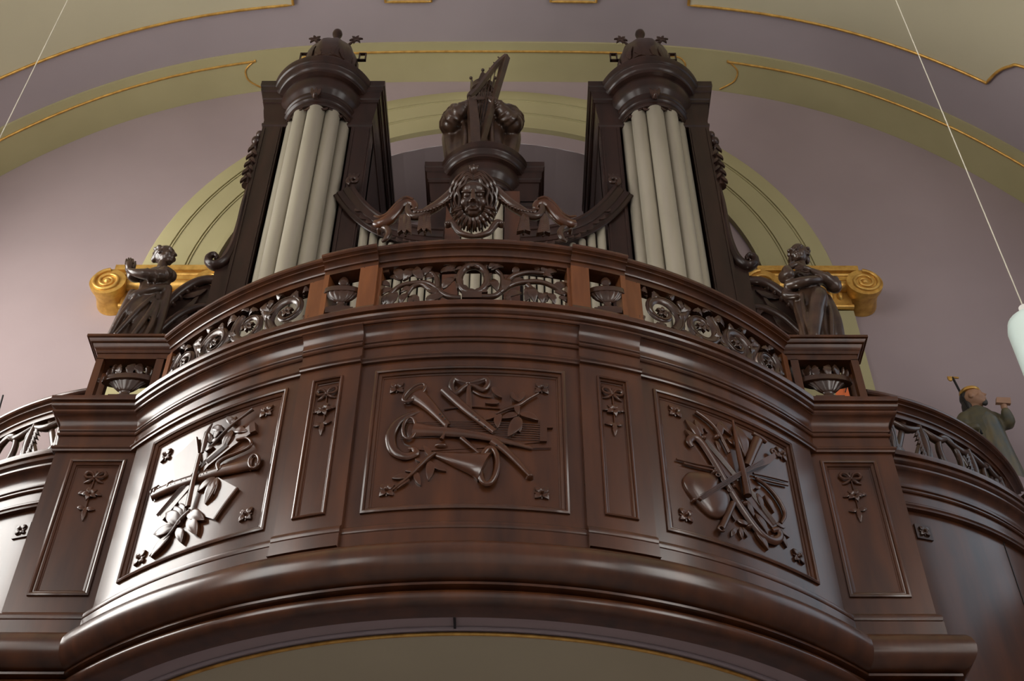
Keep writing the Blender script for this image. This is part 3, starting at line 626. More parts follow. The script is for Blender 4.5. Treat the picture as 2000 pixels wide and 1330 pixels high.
def build_urn(name, label, c, R, z0, H, wide=1., knob=True, group=None, sy=1.):
    """gadrooned urn: plinth, foot, bowl, rim, leafy crown or knob"""
    t = thing(name, label, 'urn', (c[0], c[1], z0), group)
    mb = MB(); mb.box((c[0], c[1], z0+H*.07), (R*1.5*wide, R*1.3*sy, H*.14)); mb.box((c[0], c[1], z0+H*.16), (R*1.1*wide, R*1.0*sy, H*.05)); part('plinth', mb, CARV, t)
    mb = MB(); mb.lathe([(R*.40, H*.185), (R*.42, H*.21), (R*.24, H*.235), (R*.18, H*.285), (R*.25, H*.32)], (c[0], c[1], z0), 18, wide, sy); part('foot', mb, CARV, t)
    mb = MB(); mb.lathe([(R*.14, H*.315), (R*.30, H*.335), (R*.43, H*.40), (R*.56, H*.48), (R*.72, H*.545)] if not knob else [(R*.16, H*.315), (R*.36, H*.335), (R*.62, H*.40), (R*.82, H*.48), (R*.90, H*.545)], (c[0], c[1], z0), 64, wide, sy, .045, 16); part('bowl', mb, CARV, t)
    mb = MB(); mb.lathe([(R*.86, H*.535), (R*1.0, H*.545), (R*1.02, H*.575), (R*.98, H*.60), (R*1.0, H*.63), (R*.99, H*.665), (R*.90, H*.675)], (c[0], c[1], z0), 32, wide, sy); part('rim', mb, CARV, t)
    if knob:
        mb = MB(); mb.lathe([(R*.86, H*.665), (R*.55, H*.72), (R*.22, H*.76), (R*.17, H*.79), (R*.27, H*.82), (R*.29, H*.88), (R*.22, H*.94), (R*.10, H*.99)], (c[0], c[1], z0), 24, wide, sy, .03, 8); part('knob', mb, CARV, t)
    else:
        for k in range(13):
            a = 2*pi*k/13; px, py = c[0]+wide*R*.86*cos(a), c[1]+R*.86*sy*sin(a)
            mb = MB(); M = lambda u, v, h: (px+u*sin(-a)*wide+h*cos(a), py+u*cos(a)+h*sin(a), z0+H*.66+v)
            r_leaf(mb, M, (-.004, 0), (.012*(-1)**k, H*.27), R*.24, .0, .3, .02, .1, .12); part('leaf', mb, CARV, t)
        mb = MB(); mb.lathe([(R*.8, H*.66), (R*.7, H*.72), (R*.62, H*.80), (R*.3, H*.84)], (c[0], c[1], z0), 20, wide, sy, .05, 9); part('fruit_heap', mb, CARV, t)
    return t
for s in (-1, 1):
    a = s*.2815; x, y = BOW.p(a, -.085)
    build_urn('carved_urn', 'small oak urn with round knob in the balustrade opening just %s of the wreath' % ('left' if s < 0 else 'right'), (x, y), .096, 4.834, .30, 1., True, 'balustrade urns', .33)

# ------------------------------------------------------------------ open pedestals above the piers
def build_pedestal(s):
    side = 'left' if s < 0 else 'right'
    t = thing('statue_pedestal', 'open oak pedestal framing an urn on the %s pier, under a statue' % side, 'pedestal', (s*2.0, 5.2, 4.67), 'pedestals on the piers')
    x0, x1, y0, y1 = 1.80, 2.19, 5.205, 5.365
    for a, b in ((x0, x0+.045), (x1-.042, x1)):
        for c, d in ((y0, y0+.042), (y1-.042, y1)):
            mb = MB(); mb.span(s*a, s*b, c, d, 4.81, 5.125); part('post', mb, OAK, t)
    mb = MB(); mb.span(s*(x0-.01), s*(x1+.015), y0-.015, y1, 4.671, 4.815); part('base', mb, OAK, t)
    P = [(x0-.06, y0), (x1, y0), (x1, y1)]; P = P if s > 0 else [(-x, y) for x, y in P][::-1]
    prof = [(-.35 if False else -.06, 5.12), (.0, 5.12), (.0, 5.158), (.008, 5.161), (.014, 5.170), (.014, 5.180), (.02, 5.184), (.03, 5.20), (.034, 5.214), (.046, 5.217), (.052, 5.226), (.056, 5.236), (.068, 5.240), (.068, 5.257), (-.06, 5.257)]
    mb = MB(); polysweep(mb, P, prof); part('cap_moulding', mb, OAK, t)
    mb = MB(); mb.span(s*(x0-.05), s*(x1-.05), y0+.05, y1+.03, 5.2, 5.262); part('cap_slab', mb, OAK, t)
    build_urn('carved_urn', 'wide oak urn heaped with leaves inside the open pedestal of the %s pier' % side, (s*1.993, 5.262), .148, 4.817, .30, 1., False, 'pedestal urns', .34)
build_pedestal(-1); build_pedestal(1)

# ------------------------------------------------------------------ side wings
def build_wing(s):
    side = 'left' if s < 0 else 'right'; W = WING(s)
    t = thing('wing_parapet', 'curved oak gallery front running back to the wall from the %s pier' % side, 'parapet', (s*2.6, 5.5, 2.7), 'gallery side wings')
    b0, b1 = .215, 1.335
    mb = MB(); W.sweep(mb, CORN, b0, b1, dz=-.25); part('cornice', mb, OAK, t)
    mb = MB(); W.sweep(mb, BASE, b0, b1, dz=-.25); part('base_torus', mb, OAK, t)
    mb = MB(); field(mb, W.M(0), b0*W.R, b1*W.R, 3.09, 4.09, -.012, 30, .06); part('parapet_body', mb, OAK, t)
    for q in (.62, 1.0):
        mb = MB(); field(mb, W.M(0), q*W.R-.0025, q*W.R+.0025, 3.1, 4.085, -.009, 1, .006); part('board_joint', mb, IRON, t)
    mb = MB(); p = (.285*W.R, 3.955); r_poly(mb, W.M(-.012), [(p[0]-.045, p[1]-.045), (p[0]+.045, p[1]-.045), (p[0]+.045, p[1]+.045), (p[0]-.045, p[1]+.045)], 0, .010); r_rosette(mb, W.M(-.002), p, .036, .008); part('corner_rosette', mb, CARV, t)
    t2 = thing('wing_balustrade', 'pierced oak balustrade with hanging garlands on the %s side wing' % side, 'balustrade', (s*2.6, 5.5, 4.42), 'wing balustrades')
    mb = MB(); W.sweep(mb, [(max(o, -.118), z) for o, z in RAIL[:-3]]+[(-.112, 5.257), (-.118, 5.25)], b0+.01, b1, dz=-.307); part('handrail', mb, OAK, t2)
    mb = MB(); W.sweep(mb, [(max(o, -.118), z) for o, z in SILL], b0+.01, b1, dz=-.27); part('base_rail', mb, OAK, t2)
    for q in (.925, .955, 1.315):
        mb = MB(); field(mb, W.M(-.076), (q)*W.R, (q+.018)*W.R, 4.54, 4.84, 0, 2, .04); part('post', mb, OAK, t2)
    M = W.M(-.097); z0, z1 = 4.55, 4.835
    # ovals, garlands, ribbons and slanting rods
    for k, bc in enumerate((.56, .80, 1.12)):
        uc = bc*W.R; mb = MB(); r_ring(mb, M, (uc, (z0+z1)/2), (.088, 0), (0, .135), .020, 0, 28); part('oval', mb, CARV, t2)
    for k, bc in enumerate((.30, .44, .68, .90, 1.00, 1.24)):
        uc = bc*W.R; mb = MB(); n = 9
        for i in range(n):
            v = z1-.03-i*.029; wdt = .052-.002*i
            for d in (-1, 1): r_leaf(mb, M, (uc, v+.02), (uc+d*wdt, v-.030), .022, .006, .5, .024)
        r_tube(mb, M, [(uc, z1), (uc+.006, (z0+z1)/2), (uc, z0+.02)], [.020, .030, .014], 0, 8)
        part('garland', mb, CARV, t2)
    for k, (a, b) in enumerate(((.24, .36), (.38, .31), (.47, .385), (.615, .72), (.73, .635), (.86, .74), (1.04, 1.15), (1.2, 1.07))):
        mb = MB(); r_tube(mb, M, [(a*W.R, z1), ((a+b)/2*W.R, (z0+z1)/2), (b*W.R, z0)], .021, -.006, 6, .6); part('rod', mb, CARV, t2)
    for k, (a, b) in enumerate(((.31, .44), (.45, .56), (.56, .68), (.69, .80), (.80, .90), (1.0, 1.12), (1.12, 1.24))):
        mb = MB(); r_tube(mb, M, [(a*W.R, z1-.02), ((a+b)/2*W.R, z1-.06), (b*W.R, z1-.02)], [.014, .026, .014], .004, 8); part('swag', mb, CARV, t2)
    # rolled end of the rail
    mb = MB(); x, y = W.p(1.02, -.0); mb.lathe([(.02, 4.60), (.055, 4.63), (.07, 4.70), (.055, 4.77), (.02, 4.80)], (x, y+.0, 0), 16); part('end_scroll', mb, CARV, t2)
build_wing(-1); build_wing(1)

# ================================================================== CREST WITH MASK ON THE HANDRAIL
def build_crest():
    t = thing('mask_crest', 'openwork oak crest with a bearded face and hanging garlands on the centre handrail', 'carving', (0, YC-RP+.06, 5.257))
    M = BOW.M(-.055); T = Trace(660, 350, .15, -.055); m = .15*.0027
    X, Y0 = -.015, BOW.p(0, -.055)[1]
    ct, st = cos(.62), sin(.62)              # the mask leans forward, looking down into the nave
    def W(x, y, z): return (X+x, Y0+y*ct-z*st-.02, 5.60+y*st+z*ct)
    B = Matrix(((1, 0, 0), (0, ct, -st), (0, st, ct)))
    mb = MB(); E = lambda p, r: mb.ell(W(*p), r, B)
    E((0, -.005, .0), (.086, .070, .118)); E((0, -.030, .055), (.074, .05, .05)); E((0, -.045, -.078), (.036, .034, .030))
    for s in (-1, 1):
        E((s*.042, -.042, -.02), (.034, .034, .036)); E((s*.036, -.066, .036), (.032, .018, .010)); E((s*.034, -.064, .016), (.020, .016, .011))
        E((s*.014, -.090, -.024), (.011, .013, .009)); E((s*.018, -.075, -.055), (.018, .012, .007)); E((s*.036, -.060, -.066), (.012, .014, .016))
    mb.tube([W(0, -.076, .042), W(0, -.092, .008), W(0, -.106, -.022)], [.010, .013, .016], 10)
    E((0, -.076, -.066), (.026, .014, .008))
    part('face', mb, CARV, t, remesh=.0042, sm=2)
    mb = MB(); mb.ell(W(0, .03, -.005), (.112, .022, .140), B); part('hair_mass', mb, CARV, t)
    for s in (-1, 1):
        for i in range(6):          # parted hair sweeping down both sides
            r = .084+.0115*i; P = [W(s*.004, -.050+.006*i, .112+.009*i)]+[W(s*(r+.009*(-1)**(j+i))*sin(q), -.052+.009*i, (r+.035+.007*(-1)**j)*cos(q)) for j, q in enumerate((.35, .75, 1.15, 1.55, 2.0+.1*(i % 2)))]
            mb = MB(); mb.tube(smooth_path(P, 4), [.006+.005*sin(pi*k/20) for k in range(21)], 6); part('hair_lock', mb, CARV, t)
    for i in range(21):             # broad fan of the beard
        q = -2.75+i*.118*1.03+.0; q = -pi/2+(i-10)*.135
        x0, z0, x1, z1 = .066*cos(q), -.03+.078*sin(q), .132*cos(q), -.03+.150*sin(q)
        mb = MB(); mb.tube(smooth_path([W(x0, -.050, z0), W((x0+x1)/2+.008*(-1)**i, -.046, (z0+z1)/2), W(x1, -.012, z1)], 4), [.008, .010, .011, .0115, .0115, .011, .010, .007, .003], 6); part('beard_lock', mb, CARV, t)
    for i in range(3):
        mb = MB(); mb.tube(smooth_path([W(-.008+.008*i, -.02, .15), W(-.016+.016*i, -.035, .185), W(-.026+.026*i, -.02, .21-.01*abs(i-1))], 4), [.010, .011, .011, .010, .009, .008, .006, .005, .003], 7); part('hair_lock', mb, CARV, t)
    # swan-neck scrolls, garland ropes, tassels
    for s in (-1, 1):
        f = lambda P: [(s*abs(u), v) if True else 0 for u, v in T(*P)]
        def mir(P):
            Q = T(*P); return [(u, v) for u, v in Q] if s < 0 else [(-u+2*X*.0-.012, v) for u, v in Q]
        A = mir([(490, 610), (580, 610), (680, 555), (760, 470), (830, 385), (920, 345), (990, 365), (1010, 420), (960, 440)])
        mb = MB(); r_tube(mb, M, A, [.022, .036, .042, .042, .038, .032, .026, .018, .010], [.02, .02, .02, .02, .02, .02, .022, .024, .026], 10, .8); sc = part('swan_neck', mb, OAK, t)
        mb = MB(); r_tube(mb, M, mir([(500, 560), (590, 570), (690, 515), (760, 430), (840, 352), (920, 318), (1000, 340)]), [.006, .009, .010, .010, .010, .009, .006], .045, 6); part('fillet', mb, OAK, sc)
        A = mir([(560, 640), (640, 660), (670, 720), (640, 790), (580, 835)])
        mb = MB(); r_tube(mb, M, A, [.012, .018, .019, .016, .008], .012, 8); part('curl', mb, CARV, t)
        mb = MB(); c = mir([(545, 705), (545, 705)])[0]; r_dome(mb, M, c, (.014, 0), (0, .014), .0, .04, 12); part('bead', mb, CARV, t)
        mb = MB(); r_tube(mb, M, mir([(930, 400), (925, 470), (980, 540), (1080, 530), (1200, 470), (1330, 400), (1450, 300), (1530, 200)]), [.016, .020, .023, .026, .030, .031, .028, .020], [.03, .03, .03, .03, .034, .04, .045, .045], 9); ga = part('garland', mb, CARV, t)
        for k in range(12):
            P = mir([(1010+40*k, 535-.62*k*k*2.3), (1055+40*k, 500-.62*k*k*2.3)]); mb = MB(); r_leaf(mb, M, P[0], P[1], .018, .056, .4, .03); part('leaf', mb, CARV, ga)
        for cx, cy, n in ((1140, 500, 8), (890, 520, 8)):
            mb = MB(); P = mir([(cx, cy), (cx+10, cy+130), (cx, cy+270)]); r_tube(mb, M, P, [.012, .022, .006], [.03, .03, .024], 9); ta = part('tassel', mb, CARV, t)
            for k in range(n):
                for d in (-1, 0, 1):
                    q = mir([(cx, cy+30*k), (cx+d*(58+4*k), cy+75+27*k)]); mb = MB(); r_leaf(mb, M, q[0], q[1], .017, .036+.002*k, .5, .03, d*.15); part('leaf', mb, CARV, ta)
        A = mir([(1400, 610), (1480, 590), (1530, 640), (1580, 710), (1680, 750), (1780, 765)])
        mb = MB(); r_tube(mb, M, A, [.016, .022, .021, .018, .016, .012], .01, 8); part('foot_scroll', mb, CARV, t)
        P = mir([(1430, 610), (1430, 610)])[0]; mb = MB(); r_dome(mb, M, P, (.02, 0), (0, .02), 0, .035, 12); part('bead', mb, CARV, t)
build_crest()

# ================================================================== THE ORGAN
def pipe(label, x, y, z0, z1, r, group):
    t = thing('organ_pipe', label, 'organ pipe', (x, y, z0), group)
    zm = z0+.22
    mb = MB(); n = 20; prof = [(r*.25, z0), (r*.96, zm-.02), (r, zm), (r, zm+.04), (r, z1-.004), (r*.97, z1)]
    mb.lathe(prof, (x, y, 0), n); part('pipe_body', mb, TIN, t)
    mb = MB(); mb.box((x, y-r*.93, zm+.035), (r*1.1, r*.3, .05)); part('mouth', mb, SLOT, t)
    return t
TURRET = [(-.2, 8.22), (.086, 8.22), (.095, 8.205), (.095, 8.170), (.088, 8.150), (.078, 8.142), (.080, 8.132), (.072, 8.120), (.066, 8.100), (.054, 8.084), (.048, 8.080), (.046, 8.066), (.014, 8.058),
          (.020, 8.035), (.020, 8.000), (.012, 7.962), (-.004, 7.930), (-.026, 7.910), (-.030, 7.900), (-.022, 7.894), (-.020, 7.880), (-.024, 7.868), (-.034, 7.860), (-.036, 7.842), (-.028, 7.836), (-.026, 7.822), (-.034, 7.812), (-.044, 7.806), (-.046, 7.785), (-.052, 7.775), (-.2, 7.775)]
BOXC = [(-.06, 7.72), (.0, 7.72), (.008, 7.735), (.008, 7.755), (.0, 7.765), (.0, 7.80), (.006, 7.83), (.016, 7.90), (.02, 7.96), (.022, 7.985), (.032, 7.99), (.032, 8.02), (.040, 8.03), (.044, 8.06), (.046, 8.10), (.058, 8.11), (.060, 8.15), (.067, 8.16), (.067, 8.22), (-.06, 8.22)]
def scaleprof(P, k, z0, z1): return [(o*k, z1-(8.22-z)*k) for o, z in P]
def build_tower(s):
    side = 'left' if s < 0 else 'right'
    cx, hw, yf, yb = 1.235, .40, 5.42, 6.56
    t = thing('organ_tower', 'tall dark oak organ tower with rounded moulded top on the %s' % side, 'organ tower', (s*cx, yf, 4.4), 'tall organ towers')
    X = lambda x: s*(cx+x)
    for x0, x1, nm in ((-hw, -hw+.04, 'side_board'), (hw-.04, hw, 'side_board')):
        mb = MB(); mb.span(X(x0), X(x1), yf+.04, yb, 4.4, 7.8); part(nm, mb, CASE, t)
    for x0, x1 in ((-hw, -.252), (.252, hw)):
        mb = MB(); mb.span(X(x0), X(x1), yf, yf+.045, 4.4, 7.74)
        o = part('stile', mb, CASE, t)
        mb = MB()
        for q in (x0+.012, x1-.024): mb.span(X(q), X(q+.012), yf-.008, yf+.005, 4.6, 7.70)
        part('stile_bead', mb, CASE, o)
    mb = MB(); mb.span(X(-hw), X(hw), 5.55, 5.60, 4.4, 7.8); part('back_board', mb, CASE, t)
    mb = MB(); mb.span(X(-hw-.02), X(hw+.02), yf-.02, yb, 4.4, 4.98); part('impost', mb, CASE, t)
    A = Arc(cx, 5.515, .30, s)
    mb = MB(); A.sweep(mb, TURRET, -1.5, 1.5, step=.08); part('turret_cornice', mb, CASE, t)
    mb = MB(); A.sweep(mb, [(-.25, 4.98), (.0, 4.98), (.03, 5.0), (.03, 5.04), (-.25, 5.04)], -1.5, 1.5, step=.08); part('turret_base', mb, CASE, t)
    P = [(cx-hw, yb), (cx-hw, yf), (cx+hw, yf), (cx+hw, yb)]
    if s < 0: P = [(-x, y) for x, y in P][::-1]
    mb = MB(); polysweep(mb, P, BOXC); part('cornice', mb, CASE, t)
    mb = MB(); mb.span(X(-hw-.03), X(hw+.03), yf-.02, yb, 8.15, 8.21); part('top_board', mb, CASE, t)
    # carved bracket at the crown of the turret and pipe shades
    M = A.M(0); mb = MB()
    for k in (-1, 0, 1): r_leaf(mb, M, (k*.014, 7.80), (k*.034, 7.905), .018, .012, .5, .03, 0, .12)
    r_dome(mb, M, (0, 7.80), (.02, 0), (0, .02), 0, .04, 10); part('shell', mb, CARVD, t)
    for k in range(-4, 5):
        mb = MB(); u = k*.085*.30/.30*.9; r_leaf(mb, A.M(-.062), (u-.035, 7.785), (u+.035, 7.785-.03*abs(k % 2)-.012), .016, .004, .4, .012, -.3, .1); part('pipe_shade_leaf', mb, CARVD, t)
    # pipes
    for i, (a, r) in enumerate(((-1.22, .050), (-.62, .057), (0, .063), (.62, .057), (1.22, .050))):
        x, y = A.p(a, -.105); order = i if s > 0 else 4-i
        pipe('%s tall tin pipe from the left in the %s organ tower' % (('first', 'second', 'third', 'fourth', 'fifth')[order], side), x, y, 5.042, 7.77, r, 'tall pipes of the %s tower' % side)
    # drop of carved cloth and the sweeping bracket on the outer side
    xo = cx+hw
    mb = MB()
    for q, z, r in ((.012, 7.66, .03), (.028, 7.58, .036), (.034, 7.50, .028)): mb.ell((s*(xo+q), 5.45, z), (r, r*1.1, r*1.1))
    mb.tube([(s*(xo+.022), 5.45, z) for z in (7.48, 7.35, 7.2, 7.05)], [.020, .030, .036, .034], 8); dr = part('side_drop', mb, CARVD, t)
    for k in range(9):
        mb = MB(); M = lambda u, v, h: (s*(xo+.022+u), 5.42-h, v); r_leaf(mb, M, (0, 7.46-.045*k), (.036*(-1)**k, 7.40-.045*k), .016, .018, .5, .02); part('leaf', mb, CARVD, dr)
    prof = [(xo, 7.05), (xo+.004, 6.85), (xo+.0, 6.62), (xo+.006, 6.42), (xo+.03, 6.27), (xo+.085, 6.20), (xo+.135, 6.225), (xo+.150, 6.275), (xo+.125, 6.31), (xo+.098, 6.290), (xo+.102, 6.262)]
    prof = [(q[0]+(.075 if False else 0), q[1]) for q in prof]
    MB_ = lambda u, v, h: (s*u, 5.44-h, v)
    mb = MB(); r_tube(mb, MB_, [(u, v) for u, v in prof], [.016, .022, .026, .030, .034, .034, .030, .024, .020, .016, .012], 0, 8, 1.2)
    br = part('bracket_scroll', mb, CASE, t)
    mb = MB(); r_poly(mb, MB_, [(xo-.03, 7.0), (xo+.0, 6.6), (xo+.02, 6.32), (xo+.09, 6.2), (xo+.09, 5.2), (xo-.03, 5.2)], -.03, -.005); part('bracket_board', mb, CASE, br)
build_tower(-1); build_tower(1)

def build_centre_tower():
    t = thing('organ_tower', 'short central oak organ tower with rounded top carrying the harpist statue', 'organ tower', (0, 5.45, 4.4))
    k = .86; hw, yf, yb = .368, 5.51, 6.56; zt = 7.34
    A = Arc(0, 5.60, .255)
    mb = MB(); A.sweep(mb, scaleprof(TURRET, k, 0, zt), -1.5, 1.5, step=.08); part('turret_cornice', mb, CASE, t)
    mb = MB(); polysweep(mb, [(-hw, yb), (-hw, yf), (hw, yf), (hw, yb)], scaleprof(BOXC, k, 0, zt)); part('cornice', mb, CASE, t)
    mb = MB(); mb.span(-hw-.02, hw+.02, yf-.02, yb, zt-.06, zt-.008); part('top_board', mb, CASE, t)
    for s in (-1, 1):
        mb = MB(); mb.span(s*(hw-.04), s*hw, yf+.04, yb, 4.4, zt-.35); part('side_board', mb, CASE, t)
        mb = MB(); mb.span(s*.145, s*.25, 5.42, 5.47, 4.4, zt-.38); part('stile', mb, OAK, t)
        mb = MB(); mb.span(s*.25, s*hw, yf, yf+.045, 6.4, zt-.38); part('stile', mb, CASE, t)
    mb = MB(); mb.span(-hw, hw, 5.62, 5.66, 4.4, zt-.3); part('back_board', mb, CASE, t)
    mb = MB(); mb.span(-.26, .26, 5.36, 5.62, 4.4, 5.0); part('impost', mb, CASE, t)
    for i, x in enumerate((-.105, -.036, .036, .105)):
        pipe('%s slim tin pipe from the left in the short central tower' % ('first', 'second', 'third', 'fourth')[i], x, 5.40+.9*x*x, 5.002, 6.93, .0325, 'pipes of the central tower')
build_centre_tower()

FLAT = [(.90, 6.95), (.835, 6.83), (.76, 6.72), (.69, 6.64), (.62, 6.585), (.54, 6.545), (.46, 6.515), (.36, 6.495), (.25, 6.485)]
def flat_z(x):
    for (a, za), (b, zb) in zip(FLAT, FLAT[1:]):
        if a >= x >= b: return zb+(za-zb)*(x-b)/(a-b)
    return FLAT[-1][1]
def build_flat(s):
    side = 'left' if s < 0 else 'right'
    t = thing('pipe_flat_case', 'oak case with a sagging moulded top rail between the %s tower and the centre' % side, 'organ case', (s*.6, 5.4, 4.4), 'sagging organ case rails')
    P = smooth_path(FLAT, 4); prof = [(.0, 0), (.05, 0), (.05, -.022), (.04, -.028), (.036, -.05), (.026, -.07), (.02, -.074), (.02, -.115), (.012, -.12), (.006, -.14), (.0, -.145)]
    R = []
    for i, (x, z) in enumerate(P):
        a, b = P[max(i-1, 0)], P[min(i+1, len(P)-1)]; tx, tz = b[0]-a[0], b[1]-a[1]; L = hypot(tx, tz); nx, nz = tz/L, -tx/L
        if nz < 0: nx, nz = -nx, -nz
        R.append([(s*(x+nx*h), 5.40-o, z+nz*h) for o, h in prof])
    mb = MB(); mb.rings(R); part('top_rail', mb, CASE, t)
    mb = MB(); M = lambda u, v, h: (s*u, 5.36-h, v)
    r_spiral(mb, M, (.895, 6.985), .045, .012, -1.2, 1.3, .018, .010, .01); part('rail_volute', mb, CARVD, t)
    for k in range(3):
        mb = MB(); r_leaf(mb, M, (.89+.012*k, 7.0), (.86+.035*k, 7.07), .016, .01, .4, .02); part('leaf', mb, CARVD, t)
    for k in range(13):
        x = .84-.043*k; z = flat_z(x)-.15; mb = MB(); r_leaf(mb, M, (x+.02, z), (x-.02, z-.022*(1+k % 2)), .013, .0, .4, .012, .25, .1); part('pipe_shade_leaf', mb, CARVD, t)
    mb = MB(); mb.span(s*.25, s*.86, 5.52, 5.56, 4.4, 6.5); part('back_board', mb, CASE, t)
    mb = MB(); mb.span(s*.26, s*.83, 5.38, 5.52, 4.4, 5.0); part('impost', mb, CASE, t)
    x = .792; i = 0
    while x > .27:
        r = .030-.0125*(.80-x)/.53
        pipe('%s short tin pipe counted from the %s tower towards the centre' % (('first', 'second', 'third', 'fourth', 'fifth', 'sixth', 'seventh', 'eighth', 'ninth', 'tenth', 'eleventh', 'twelfth', 'thirteenth', 'fourteenth')[i], side), s*x, 5.445, 5.002, flat_z(x)-.16, r, 'short pipes next to the %s tower' % side)
        x -= 2*r+.008; i += 1
build_flat(-1); build_flat(1)

def build_finial(s):
    side = 'left' if s < 0 else 'right'; c = (s*1.235, 5.50)
    t = thing('tower_finial', 'carved domed finial with a ball on top of the %s organ tower' % side, 'finial', (c[0], c[1], 8.22), 'tower finials')
    mb = MB(); mb.lathe([(.20, 8.222), (.205, 8.27), (.17, 8.30), (.165, 8.40), (.19, 8.46), (.205, 8.52)], (*c, 0), 28); part('drum', mb, CARVD, t)
    mb = MB(); mb.lathe([(.205, 8.50), (.212, 8.58), (.205, 8.68), (.18, 8.78), (.135, 8.86), (.08, 8.905), (.03, 8.93)], (*c, 0), 40, 1, 1, .035, 10); part('dome', mb, CARVD, t)
    mb = MB(); mb.lathe([(.05, 8.90), (.03, 8.94), (.02, 9.04), (.024, 9.085), (.036, 9.105), (.041, 9.13), (.036, 9.158), (.012, 9.172)], (*c, 0), 16); part('ball', mb, CARVD, t)
    for q in (-1, 1):
        mb = MB(); x = c[0]+q*.235
        for d, e, f, g in ((-.03, .03, .045, .055), (-.03, .03, -.045, -.035), (-.03, -.02, -.045, .055), (.02, .03, -.045, .055)): mb.span(x+d, x+e, c[1]-.012, c[1]+.012, 8.78+f, 8.78+g)
        mb.span(x-q*.06, x-q*.028, c[1]-.012, c[1]+.012, 8.735, 8.748); part('fret_handle', mb, CARVD, t)
        mb = MB(); M = lambda u, v, h: (c[0]+q*(.11+u), c[1]-.02-h, 8.93+v)
        r_tube(mb, M, [(0, 0), (.03, .05), (.06, .07)], [.012, .010, .008], 0, 7)
        for k in range(6):
            a = .2+k*1.05; r_leaf(mb, M, (.055, .085), (.055+.055*cos(a), .085+.06*sin(a)), .016, .006, .4, .014)
        part('leaf_sprig', mb, CARVD, t)
    for k in range(8):
        a = -pi+k*pi/7; mb = MB(); M = lambda u, v, h: (c[0]+(.205+h)*cos(a+u/.2), c[1]+(.205+h)*sin(a+u/.2), v)
        r_leaf(mb, M, (0, 8.50), (.03*(-1)**k, 8.66), .03, .006, .4, .02, .1, .1); part('leaf', mb, CARVD, t)
build_finial(-1); build_finial(1)

def build_carved_wing(s):
    side = 'left' if s < 0 else 'right'
    t = thing('carved_wing', 'scrolled oak side carving behind the %s standing statue' % side, 'carving', (s*1.9, 5.52, 5.5), 'organ side carvings')
    M = lambda u, v, h: (s*u, 5.50-h, v)
    mb = MB(); r_poly(mb, M, [(1.64, 5.52), (1.80, 5.52), (1.95, 5.62), (2.01, 5.72), (1.98, 5.85), (1.88, 6.02), (1.78, 6.08), (1.68, 6.08), (1.64, 6.0)], -.03, .0); part('panel', mb, CASE, t)
    mb = MB(); r_tube(mb, M, [(2.03, 5.6), (2.01, 5.8), (1.93, 5.98), (1.82, 6.09), (1.71, 6.10), (1.65, 6.05), (1.655, 5.98), (1.70, 5.965), (1.72, 6.0), (1.70, 6.03)], [.026, .030, .032, .032, .030, .026, .022, .018, .014, .010], .02, 9); part('scroll', mb, CARVD, t)
    mb = MB(); r_tube(mb, M, [(2.0, 5.60), (1.9, 5.76), (1.78, 5.85), (1.68, 5.86)], [.02, .026, .024, .014], .02, 8); part('scroll', mb, CARVD, t)
    for k in range(7):
        u = 1.74+.036*k; v = 6.135-.0005-(k*.017+.004*k*k); mb = MB(); r_dome(mb, M, (u, v), (.024, 0), (0, .024), -.01, .034, 10); r_dome(mb, M, (u, v), (.024, 0), (0, .024), -.01, -.03, 10); part('bead', mb, CARVD, t)
    for a, b in (((1.98, 5.72), (1.80, 5.98)), ((1.98, 5.68), (1.82, 5.90)), ((1.96, 5.62), (1.84, 5.80)), ((1.9, 5.95), (1.76, 6.03)), ((1.72, 5.92), (1.66, 5.80)), ((1.76, 5.90), (1.74, 5.78))):
        mb = MB(); r_leaf(mb, M, a, b, .034, .012, .4, .02, .12, .1); part('leaf', mb, CARVD, t)
build_carved_wing(-1); build_carved_wing(1)
# wooden backing inside the wall recess
mb = MB(); P = [(-1.97, 3.42)]+[(1.97*sin(t), 7.18+1.97*cos(t)) for t in (-pi/2+k*pi/20 for k in range(0, 4))]
P = P+[(-x, z) for x, z in P[::-1]]
mb.rings([[(x, 6.68, z) for x, z in P], [(x, 6.74, z) for x, z in P]])
tag(obj('organ_back_case', mb, CASE), 'dark oak back of the organ case filling the wall recess', 'organ case')

